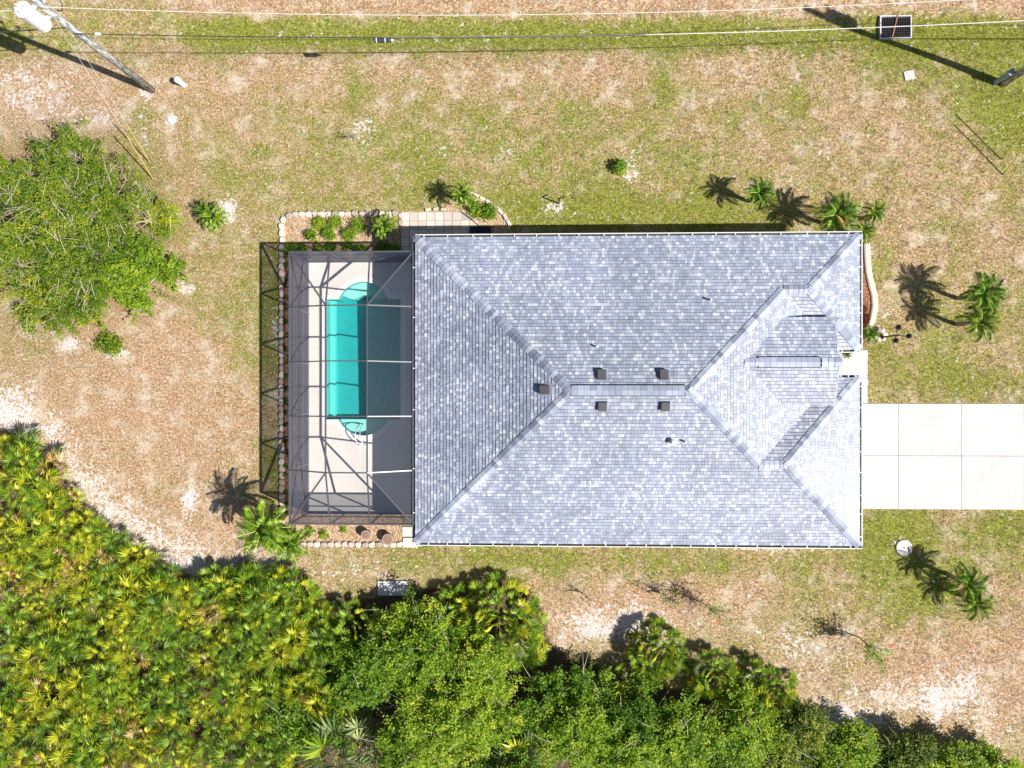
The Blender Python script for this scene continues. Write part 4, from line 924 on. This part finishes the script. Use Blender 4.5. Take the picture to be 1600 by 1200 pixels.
# fan fronds (saw palmetto, cabbage palm)
def fan_mesh(mat, seed, pet=.55, rad=.42, nleaf=12, spread=1.75, droop=.22, tilt=-.45, w=.036):
    rr = random.Random(seed); m = MB()
    m.tube([(0, 0, 0), (pet * .5, 0, .03), (pet, 0, 0)], [.014, .011, .009], 3, False, t=.35)
    ct, st_ = math.cos(tilt), math.sin(tilt)
    for i in range(nleaf):
        a = -spread + 2 * spread * i / (nleaf - 1) + rr.uniform(-.05, .05); L_ = rad * (1 - .22 * abs(a) / spread) * rr.uniform(.88, 1.08)
        ca_, sa_ = math.cos(a), math.sin(a); cup = .10 * abs(sa_)
        def pt(r, s_, z):
            x, y = r * ca_ - s_ * sa_, r * sa_ + s_ * ca_; return (pet + x * ct + z * st_ * 0, y, x * st_ + z)
        zt_ = cup * L_; wd = w * rad / .42
        m.add([pt(.02, 0, 0), pt(L_ * .55, -wd / 2, zt_ * .8), pt(L_ * .55, wd / 2, zt_ * .8 + .026), pt(L_, 0, zt_ - droop * L_ * .5 * rr.uniform(-.3, 1.5))], [(0, 1, 3), (0, 3, 2)], rr.uniform(.0, 1.0))
    return m.mesh('frond', M[mat])
FAN = {k: [fan_mesh(k, s_ + 10 * i, pet=.5 + .07 * s_, rad=.50 + .03 * s_) for s_ in range(3)] for i, k in enumerate(('fan_green', 'fan_yellow', 'fan_dry', 'fan_deep', 'fan_pale'))}
FANW = {k: [fan_mesh(k, 60 + s_ + 10 * i, pet=.42 + .07 * s_, rad=.44 + .03 * s_, nleaf=17, w=.052, tilt=-.25) for s_ in range(3)] for i, k in enumerate(FAN)}
def palmetto(px, py, z, n, sc, mix, label, group, seed, dome=0.0, name='saw_palmetto', stem=True):
    rr = random.Random(seed); b = P(px, py, z); b.z = 0
    o = empty(name, b, label, 'palm', group)
    if stem: MB().tube([b - Vector((0, 0, .05)), b + Vector((.03, .02, z * .45)), b + Vector((.0, .05, z * .7))], [.11 * sc, .09 * sc, .05 * sc], 7).build('trunk', M['palmtrunk'], o)
    for i in range(n):
        u = (i + .5) / n; az = i * 2.39996 + rr.uniform(-.35, .35); el = math.radians(78 - 82 * u ** .8) + rr.uniform(-.15, .15)
        rd = dome * math.sqrt(u); q = b + Vector((rd * math.cos(az), rd * math.sin(az), z * (.72 - .42 * u * (dome > 0)) + rr.uniform(-.06, .06)))
        k = rr.choices(list(mix), list(mix.values()))[0]
        link('frond', rr.choice((FANW if dome > 0 else FAN)[k]), o, q, (rr.uniform(-.4, .4), -el, az), sc * rr.uniform(.85, 1.15))
    return o
# feather palms
def feather_mesh(mat, seed, L_=1.05, npair=18, lw=.020, ll=.29, arch=.5):
    rr = random.Random(seed); m = MB(); pts = [Vector((L_ * u * (1 - .12 * u), 0, arch * (u * .55 - u * u))) for u in np.linspace(0, 1, 8)]
    m.tube(pts, [.024, .022, .020, .018, .015, .012, .008, .004], 3, False, t=1.0)
    for i in range(npair):
        u = .14 + .84 * i / npair; x = L_ * u * (1 - .12 * u); z = arch * (u * .55 - u * u); le = ll * math.sin(math.pi * (.18 + .78 * u)) ** .7
        for sg in (-1, 1):
            fw = .35 + .65 * u; tip = (x + le * fw * .8, sg * le * (1 - .35 * u), z + le * .12 - .05 * rr.random()); mid = (x + le * fw * .4, sg * le * .52, z + .06)
            m.add([(x - lw * .3, 0, z), mid, tip, (mid[0] + lw, mid[1], mid[2])], [(0, 1, 2), (0, 2, 3)], rr.choice((0, .1, .2, .35, .5, .75)))
    return m.mesh('frond', M[mat])
FEA = {k: [feather_mesh(k, s_ + 20 * i) for s_ in range(3)] for i, k in enumerate(('palm_green', 'palm_light', 'fan_dry'))}
def palm(px, py, z, R, label, seed, kind='palm_green', n=18, group='small feather palms round the lawn'):
    rr = random.Random(seed); b = P(px, py, z); b.z = 0; o = empty('feather_palm', b, label, 'palm', group); z1 = Vector((0, 0, 1))
    h = z * .92; R *= .92
    m = MB(); ns = 7; m.tube([b + z1 * (h * i / ns) + Vector((.02 * math.sin(i), .02 * math.cos(i * 1.3), 0)) for i in range(ns + 1)], [.10 - .03 * i / ns + .012 * (i % 2) for i in range(ns + 1)], 9); m.build('trunk', M['palmtrunk'], o)
    for i in range(n):
        u = (i + .5) / n; az = i * 2.39996 + rr.uniform(-.2, .2); el = math.radians(70 - 78 * u) + rr.uniform(-.1, .1)
        k = kind if rr.random() > .015 else 'fan_dry'
        link('frond', rr.choice(FEA[k]), o, b + z1 * (h + rr.uniform(-.03, .03)), (rr.uniform(-.2, .2), -el, az), R * rr.uniform(.88, 1.1))
    return o
def shrub(px, py, z, R, label, seed, mat='leaf_shrub', n=14, nleaf=34, leaf=(.13, .06), name='garden_shrub', group=None, up=.3, cat='shrub'):
    rng = np.random.default_rng(seed); b = P(px, py, z * .6); b.z = 0; o = empty(name, b, label, cat, group)
    cl = []; m = MB()
    for i in range(n):
        d = rng.normal(0, 1, 3); d[2] = abs(d[2]) + .15; d /= np.linalg.norm(d); q = d * np.array([R * .72, R * .72, z * .78]) * rng.uniform(.6, 1); q[2] = max(.08, q[2]); cl.append(q)
        m.tube([b + Vector((0, 0, -.02)), b + Vector(q * np.array([.4, .4, .6])), b + Vector(q)], [.018, .012, .005], 4, False)
    m.build('stems', M['bark'], o)
    V, Q, ti = leaf_cloud(np.array(cl), nleaf, R * .23, leaf[0], leaf[1], rng, up=up); V[:, 2] = np.maximum(V[:, 2], .03)
    link('crown', arr_mesh('crown', V, Q, M[mat], ti), o); return o

# ------------------------------------------------------------------ palms and shrubs of the garden
palm(410, 826, 2.6, 1.45, 'tall bright green palm at the corner of the screened pool', 1, 'palm_light', 22)
palm(452, 848, 1.6, 1.15, 'low bright green palm beside the white edging stones', 2, 'palm_light', 20)
palm(723, 305, 1.4, .72, 'light green palm in the brick edged mulch bed', 3, 'palm_light', 20)
palm(1187, 301, 1.5, .85, 'single small green palm on the lawn north of the roof', 4, 'palm_green', 20)
palm(1308, 335, 1.7, 1.15, 'broad dark green palm at the roof corner', 5, 'palm_green', 22)
palm(1366, 332, 1.3, .72, 'bushy small palm with yellowing tips off the roof corner', 6, 'palm_light', 18)
palm(1350, 361, 1.0, .68, 'low green palm squeezed against the gutter corner', 7, 'palm_light', 16)
palm(1538, 458, 1.95, 1.12, 'larger dark green palm of the pair in the front lawn', 8, 'palm_green', 22)
palm(1532, 502, 1.75, 1.0, 'lower paler palm of the pair in the front lawn', 9, 'palm_light', 20)
palm(1512, 912, 1.5, 1.0, 'green palm on the lawn near the round septic lid', 10, 'palm_green', 20)
palm(1524, 942, 1.1, .95, 'low spreading palm south of the round septic lid', 11, 'palm_light', 18)
palm(601, 353, .9, .78, 'bright green palm filling the end of the north bed', 12, 'palm_light', 22)
palm(1358, 522, .5, .55, 'small spiky green plant at the lamp post foot', 13, 'palm_green', 18)
for k, (px, py, R) in enumerate(((496, 347, .34), (485, 366, .30), (522, 345, .36), (512, 364, .34), (558, 350, .40), (545, 365, .36))):
    shrub(px, py, .5, R, 'small round green shrub in the mulch of the north bed', 30 + k, mat='leaf_tree', group='shrubs in the north bed', leaf=(.17, .035), n=18, nleaf=34)
for k, (px, py, R, lb) in enumerate(((745, 322, .46, 'dark green shrub next to the palm in the brick edged bed'), (763, 330, .42, 'dark green shrub at the outer end of the brick edged bed'))):
    shrub(px, py, .6, R, lb, 40 + k, 'leaf_dark', n=20, nleaf=40)
palm(335, 340, .75, .80, 'bushy low palm beside a patch of white sand', 14, 'palm_light', 26)
palm(322, 330, .6, .62, 'low olive palm shading the bushy one by the white sand', 24, 'palm_green', 18)
shrub(166, 537, .7, .62, 'small olive shrub with orange tips below the big leafy bush', 44, 'leaf_bush', n=26, nleaf=44, leaf=(.16, .06))
shrub(970, 258, .65, .42, 'small light green shrub alone on the north lawn', 45, 'leaf_tree', n=18, nleaf=34)
shrub(1326, 549, .35, .32, 'small green plant beside the front walk under the wing eave', 48, 'leaf_shrub', n=10, nleaf=26)
shrub(1349, 499, .35, .36, 'dark red leaved shrub in the front mulch bed', 46, 'leaf_red', n=18, nleaf=40, leaf=(.12, .07))
shrub(1350, 482, .25, .22, 'small red leaved plant in the front mulch bed', 47, 'leaf_red', n=10, nleaf=30, leaf=(.1, .05))
for k, (px, py, R) in enumerate(((505, 836, .26), (483, 832, .30), (536, 828, .18))): shrub(px, py, .3, R, 'tiny leafy plant in the mulch south of the screen', 50 + k, 'leaf_tree', n=10, nleaf=24, leaf=(.1, .06), group='tiny plants south of the screen')
for k, (px, py) in enumerate([(rs.uniform(447, 620), rs.uniform(383, 391)) for _ in range(22)]):
    shrub(px, py, .30, .26, 'low dark green groundcover tuft shaded by the screen', 70 + k, 'leaf_dark', n=8, nleaf=26, leaf=(.10, .05), group='groundcover tufts along the screen', name='groundcover_tuft', cat='plant')
for k in range(20):
    px, py = rs.uniform(446, 450), 400 + k * 20.5 + rs.uniform(-6, 6)
    shrub(px, py, .22, .17, 'small tuft in the strip between edging stones and screen', 100 + k, 'leaf_shrub', n=6, nleaf=20, leaf=(.09, .04), group='tufts along the west edging', name='groundcover_tuft', cat='plant')
def sapling(px, py, hgt, R, label, seed, nb=9, leaves=0, flowers=(), lean=(0, 0)):
    rng = np.random.default_rng(seed); b = P(px, py, 0); o = empty('sapling', b, label, 'sapling'); m = MB(); tips = []
    top = b + Vector((lean[0], lean[1], hgt * .5)); m.tube([b - Vector((0, 0, .05)), b + Vector((0, 0, hgt * .25)), top], [.03, .024, .014], 5, False)
    for i in range(nb):
        a = rng.uniform(0, 6.28); s0 = b.lerp(top, rng.uniform(.25, 1)); e_ = b + Vector((lean[0] + R * math.cos(a) * rng.uniform(.3, 1), lean[1] + R * math.sin(a) * rng.uniform(.3, 1), hgt * rng.uniform(.65, 1.0)))
        md = s0.lerp(e_, .5) + Vector(rng.normal(0, .07, 3)); m.tube([s0, md, e_], [.016, .012, .006], 4, False); tips.append(e_); tips.append(md.lerp(e_, .5))
        for _ in range(3):
            q = md.lerp(e_, rng.random()); q2 = q + Vector(rng.normal(0, .22, 3)) + Vector((0, 0, .15)); m.tube([q, q2], [.008, .004], 3, False); tips.append(q2)
    m.build('stems', M['bark'], o)
    if leaves:
        V, Q, ti = leaf_cloud(np.array([tuple(q - b) for q in tips]), leaves, .09, .10, .06, rng); link('crown', arr_mesh('crown', V, Q, M['leaf_tree'], ti), o)
    for fx, fy, fz in flowers:
        q = b + Vector((fx, fy, fz)); m2 = MB()
        for i in range(5):
            a = i * 1.2566; d = Vector((math.cos(a), math.sin(a), .25)); s_ = Vector((-math.sin(a), math.cos(a), 0)); m2.add([q, q + d * .04 + s_ * .035, q + d * .085, q + d * .04 - s_ * .035], [(0, 1, 2, 3)])
        m2.build('flower', M['flower'], o)
    return o
sapling(1342, 996, 2.2, .62, 'leafy hibiscus sapling with red flowers and a long twiggy shadow', 1, 16, 5, ((.55, .35, 1.9), (.4, -.35, 1.8)), (.05, -.05))
sapling(1106, 946, 1.9, .55, 'sparse hibiscus sapling with one red flower near the sandy patch', 2, 14, 2, ((.15, -.2, 1.5),), (.0, 0))
sapling(1075, 932, 1.6, .65, 'thin bare sapling beside the sparse hibiscus', 3, 13, 0)
sapling(1040, 930, 1.3, .6, 'low twiggy bare sapling farthest from the hibiscus', 13, 14, 1)
sapling(914, 928, 1.0, .35, 'short bare sapling south of the gutter in pale grass', 4, 8, 0)
sapling(553, 217, 1.0, .28, 'short bare sapling on the pale spot in the north lawn', 5, 7, 0)
# fallen pale branch
p0 = P(1498, 1102); o = empty('fallen_branch', p0, 'pale fallen branch lying on the sandy ground', 'branch')
MB().tube([p0 + Vector((0, 0, .03)), P(1512, 1106) + Vector((0, 0, .05)), P(1527, 1107) + Vector((0, 0, .03))], [.03, .025, .012], 6).build('stem', M['twig'], o); MB().tube([P(1512, 1106) + Vector((0, 0, .05)), P(1519, 1101) + Vector((0, 0, .05))], [.015, .007], 5).build('side_twig', M['twig'], o)

# ------------------------------------------------------------------ big bush on the west side
tree('leafy_bush', 'huge yellow green bush with bare pale twigs at the lawn edge', 'bush', 88, 350, 2.8, 4.5, 5, 'leaf_bush', nl=42, ncl=25, nleaf=78, leaf=(.095, .05), twigs=260, twigmat='twig', flat=.50, spread=.19)
tree('leafy_bush', 'smaller bright green bush merged into the south flank of the huge one', 'bush', 196, 422, 1.8, 1.9, 6, 'leaf_tree', nl=14, ncl=20, nleaf=46, leaf=(.13, .08), flat=.5, spread=.16)
tree('leafy_bush', 'low yellow green bush along the sand, below the huge one', 'bush', 82, 452, 1.6, 2.2, 8, 'leaf_bush', nl=14, ncl=20, nleaf=44, leaf=(.14, .08), twigs=60, flat=.5, spread=.17)
palmetto(258, 338, .8, 16, .85, {'fan_yellow': 5, 'fan_green': 1}, 'yellow palmetto poking out of the huge bush', None, 900)
palmetto(250, 352, .7, 12, .8, {'fan_yellow': 5, 'fan_green': 2}, 'yellow green palmetto low beside the huge bush', None, 901)
# ------------------------------------------------------------------ saw palmetto thicket
pts = []
tr_ = random.Random(5)
for _ in range(6000):
    x, y = tr_.uniform(-40, 500), tr_.uniform(668, 1225)
    if not inpoly(np.array([x]), np.array([y]), [(a + 4, b + 12) for a, b in THICKET])[0]: continue
    if all((x - a) ** 2 + (y - b) ** 2 > 27 ** 2 for a, b in pts): pts.append((x, y))
pts.sort(key=lambda q: q[1])
for k, (x, y) in enumerate(pts[:300]):
    edge = seg_dist(np.array([x]), np.array([y]), THICKET[1:12])[0]
    cn = math.sin(x / 31 + 1.3) * math.cos(y / 39) + .6 * math.sin((x + y) / 57); z = min(1.0 + edge / 90, 1.7) * tr_.uniform(.75, 1.12) * (1 + .24 * cn)
    rim = edge < 32; q_ = max(0, min(.999, tr_.random() - .20 * cn)); py_ = .46 - .34 * max(0, min(1, (x - 250) / 220))
    kind_ = 'yellow' if q_ < py_ else 'dry' if q_ > .93 else 'deep' if q_ > .72 else 'green'
    mx_ = {'yellow': {'fan_yellow': 6, 'fan_green': 2, 'fan_dry': .3}, 'green': {'fan_green': 6, 'fan_yellow': 1.5, 'fan_deep': 1}, 'deep': {'fan_deep': 5, 'fan_green': 2.5}, 'dry': {'fan_dry': 3, 'fan_yellow': 3, 'fan_green': 1}}[kind_]
    lb_ = {'yellow': 'golden yellow saw palmetto', 'green': 'mid green saw palmetto', 'deep': 'dark green saw palmetto', 'dry': 'saw palmetto with orange dried fronds'}[kind_] + (' at the sandy rim of the thicket' if rim else ' where the thicket meets the leafy trees' if x > 375 else ' in the thicket tongue toward the huge bush' if y < 860 else ' deep inside the dense thicket')
    palmetto(x, y, z, tr_.choice((14, 17, 20)), tr_.uniform(.62, 1.05), mx_, lb_, lb_.replace('saw palmetto', 'saw palmettos', 1), 1000 + k)
mounds = [(776, 985, 1.7, 120, .95, 1.45, 'big domed palmetto mound with yellow rim beside the white sand'), (716, 965, 1.2, 44, .85, .75, 'dark palmetto clump between the slab and the big mound'), (815, 1015, 1.2, 40, .85, .6, 'palmetto clump on the sandy flank of the big mound'),
    (1032, 1027, 1.4, 84, .80, .80, 'round palmetto mound on open white sand'), (1117, 1066, 1.3, 66, .76, .70, 'second round palmetto mound, between two others on the sand edge'), (1214, 1096, 1.3, 66, .78, .70, 'last round palmetto mound before the open sand'),
    (1180, 1062, .9, 16, .8, .3, 'small shaded palmetto behind the last round mound'), (440, 940, 1.3, 44, .85, .8, 'palmetto mound at the corner of the thicket near the low palm'), (372, 928, 1.2, 34, .85, .6, 'palmetto clump at the thicket rim throwing spiky shadows'), (330, 930, 1.2, 32, .85, .6, 'palmetto clump at the thicket rim beside pale sand'),
    (548, 985, 1.1, 28, .85, .7, 'dark palmetto in the gap before the leafy tree'), (500, 1000, 1.2, 30, .9, .8, 'deep green palmetto where thicket meets the leafy tree'), (1000, 1060, 1.0, 18, .85, .5, 'low dark palmetto behind the round mound')]
for k, (x, y, z, n_, sc, dm, lb) in enumerate(mounds):
    dark = 'dark' in lb or 'deep' in lb or 'shaded' in lb
    palmetto(x, y, z, n_, sc, {'fan_green': 4, 'fan_yellow': .25 if dark else 1.3, 'fan_deep': 3 if dark else .8, 'fan_dry': .05, 'fan_pale': .3}, lb, None, 2000 + k, dm)
palmetto(528, 1172, 1.7, 16, 2.0, {'fan_pale': 4, 'fan_green': 1}, 'large pale fan palm under the leafy tree', None, 3001, name='fan_palm')
palmetto(572, 1150, 1.5, 12, 1.6, {'fan_pale': 3, 'fan_green': 1}, 'smaller pale fan palm beside the large one', None, 3002, name='fan_palm')
palmetto(816, 1178, 1.8, 12, 1.6, {'fan_pale': 3, 'fan_yellow': 2}, 'pale yellow fan palm in the dark gap between trees', None, 3003, name='fan_palm')
palmetto(1178, 1095, 1.0, 12, 1.1, {'fan_pale': 3, 'fan_yellow': 1}, 'thin pale fan palm in front of the round mounds', None, 3004, name='fan_palm')
# ------------------------------------------------------------------ leafy trees along the south edge
TR = [(662, 1030, 2.6, 2.1, 'leaf_tree', 'tall bright green leafy tree behind the stained slab', 20), (720, 1110, 3.2, 2.8, 'leaf_tree', 'broad bright green leafy tree, biggest of the south edge', 22), (570, 1060, 2.6, 1.6, 'leaf_dark', 'dark open branched tree beside the palmetto thicket', 14), (612, 985, 1.8, 1.0, 'leaf_tree', 'slender light green tree reaching over the stained slab', 12),
    (882, 1095, 2.0, 1.5, 'leaf_dark', 'dark green tree between the big mound and white sand', 13), (905, 1150, 3.0, 1.8, 'leaf_tree', 'light green tree right of the pale yellow fan palm', 14), (1000, 1135, 2.6, 1.6, 'leaf_dark', 'deep green tree below the round palmetto mound', 14), (1075, 1165, 3.0, 1.8, 'leaf_tree', 'light green tree below the second palmetto mound', 14),
    (1170, 1145, 2.6, 1.5, 'leaf_tree', 'bright green tree below the last palmetto mound', 14), (1255, 1150, 2.0, 1.3, 'leaf_shrub', 'low yellow green bush at the rim of open sand', 13), (1340, 1175, 1.7, 1.1, 'leaf_tree', 'low green bush halfway along the bare sand rim', 12), (1425, 1183, 1.7, 1.05, 'leaf_shrub', 'low green bush throwing shade on pink sand', 11), (1500, 1205, 1.7, 1.1, 'leaf_tree', 'last green bush at the end of the south thicket', 11),
    (470, 1130, 2.2, 1.3, 'leaf_dark', 'dark leafy bush sunk in the palmetto thicket', 12), (800, 1230, 3, 2.0, 'leaf_dark', 'dark tree mostly beyond the south edge, by the fan palm', 12),
    (640, 1175, 3.2, 1.9, 'leaf_tree', 'light green tree beside the two pale fan palms', 13), (752, 1055, 2.7, 1.6, 'leaf_tree', 'light green tree leaning against the big palmetto mound', 12), (950, 1098, 1.8, 1.2, 'leaf_tree', 'small light green tree at the shaded foot of white sand', 10), (676, 985, 2.0, 1.0, 'leaf_tree', 'small light green tree touching the dark palmetto clump', 9),
    (985, 1195, 3.0, 1.8, 'leaf_tree', 'light green tree at the south edge below the deep green one', 12), (1130, 1200, 2.8, 1.7, 'leaf_dark', 'dark green tree at the south edge below the bright ones', 12), (1215, 1190, 2.6, 1.5, 'leaf_shrub', 'yellow green tree at the south edge behind the low bush', 11), (1295, 1205, 2.2, 1.4, 'leaf_tree', 'green bush at the south edge behind the sand rim', 10),
    (835, 1130, 2.2, 1.1, 'leaf_dark', 'small dark bush above the pale yellow fan palm', 9), (530, 1100, 1.8, 1.2, 'leaf_dark', 'low dark bush between thicket and pale fan palms', 9), (1565, 1212, 1.6, 1.0, 'leaf_tree', 'small green bush past the last one along the south rim', 9), (1455, 1222, 1.7, 1.2, 'leaf_tree', 'green bush tucked behind the bush on pink sand', 9), (1395, 1215, 1.8, 1.2, 'leaf_shrub', 'yellow green bush at the very south rim of sand', 9)]
for k, (x, y, h_, R, mt, lb, nl) in enumerate(TR):
    tree('leafy_tree', lb, 'tree', x, y, h_, R, 300 + k, mt, nl=nl, ncl=22, nleaf=54, leaf=(.115, .068), group='leafy trees along the south edge', twigs=14, flat=.5, spread=.19)

# ------------------------------------------------------------------ grass blades over the lawn
rng = np.random.default_rng(99)
NC = 85000; NB = NC * 6
px = np.repeat(rng.uniform(-20, 1620, NC), 6) + rng.normal(0, 1.5, NB); py = np.repeat(rng.uniform(-15, 1215, NC), 6) + rng.normal(0, 1.5, NB)
cu, cv = np.repeat(rng.random(NC), 6), np.repeat(rng.random(NC), 6)
dx = (px - 800) / F; dyv = (600 - py) / F; tt = H / (dx * sa + ca); X = (dx * ca - sa) * tt; Y = dyv * tt
g, s, li = fields(X, Y)
def inr(x0, y0, x1, y1): return (X > x0) & (X < x1) & (Y > y0) & (Y < y1)
ex = inr(HX0, HY0, HX1, HY1) | inr(DX0 - .5, DY0, DX1 + .3, DY1) | inr(dxs[0], dy0 - .02, 40, dy1 + .02) | inr(HX1 - .6, dy1, wk[2] + .02, wk[3] + .02)
for poly in (bedA, bedS, bedK, bedF): ex |= inpoly(X, Y, [(q.x, q.y) for q in poly])
ex |= inpoly(px, py, [(624, 329), (740, 329), (752, 372), (648, 372), (648, 395), (624, 395)]) | inpoly(px, py, [(1376, 22), (1426, 22), (1426, 60), (1376, 60)]) | (np.hypot(px - 1412, py - 855) < 13) | inpoly(px, py, [(590, 905), (640, 905), (640, 931), (590, 931)])
keep = ~ex & (li < .6) & (rng.random(NB) > np.clip((s - .2) * 1.5, 0, .93))
X, Y, g, s, cu, cv = X[keep], Y[keep], g[keep], s[keep], cu[keep], cv[keep]; n = len(X)
isg = cu < np.clip((g - .12) * 1.0, .04, .95)
L_ = rng.uniform(.06, .15, n); az = rng.uniform(0, 6.283, n); ti = rng.uniform(.35, 1.15, n)
base = np.stack([X, Y, swale(Y)], 1); d = np.stack([np.cos(az) * np.sin(ti), np.sin(az) * np.sin(ti), np.cos(ti)], 1) * L_[:, None]; sd = np.stack([-np.sin(az), np.cos(az), 0 * az], 1) * rng.uniform(.005, .010, n)[:, None]
V = np.stack([base - sd, base + sd, base + d], 1).reshape(-1, 3); Q = np.arange(n * 3).reshape(-1, 3)
me = arr_mesh('grass', V, Q, M['grass'])
v_ = np.clip(cv + rng.normal(0, .12, n), 0, 1)[:, None]
v_ = .12 + .76 * v_
cg = np.array([.085, .125, .010]) * (1 - v_) + np.array([.42, .43, .075]) * v_; cd = np.array([.23, .145, .075]) * (1 - v_) + np.array([.82, .69, .53]) * v_
col = np.where(isg[:, None], cg, cd); col = np.concatenate([col, np.ones((n, 1))], 1)
at = me.attributes.new('col', 'FLOAT_COLOR', 'FACE'); at.data.foreach_set('color', col.astype(np.float32).ravel())
tag(link('grass', me), 'short mixed green and straw coloured grass blades over the lawn', 'grass', kind='stuff')
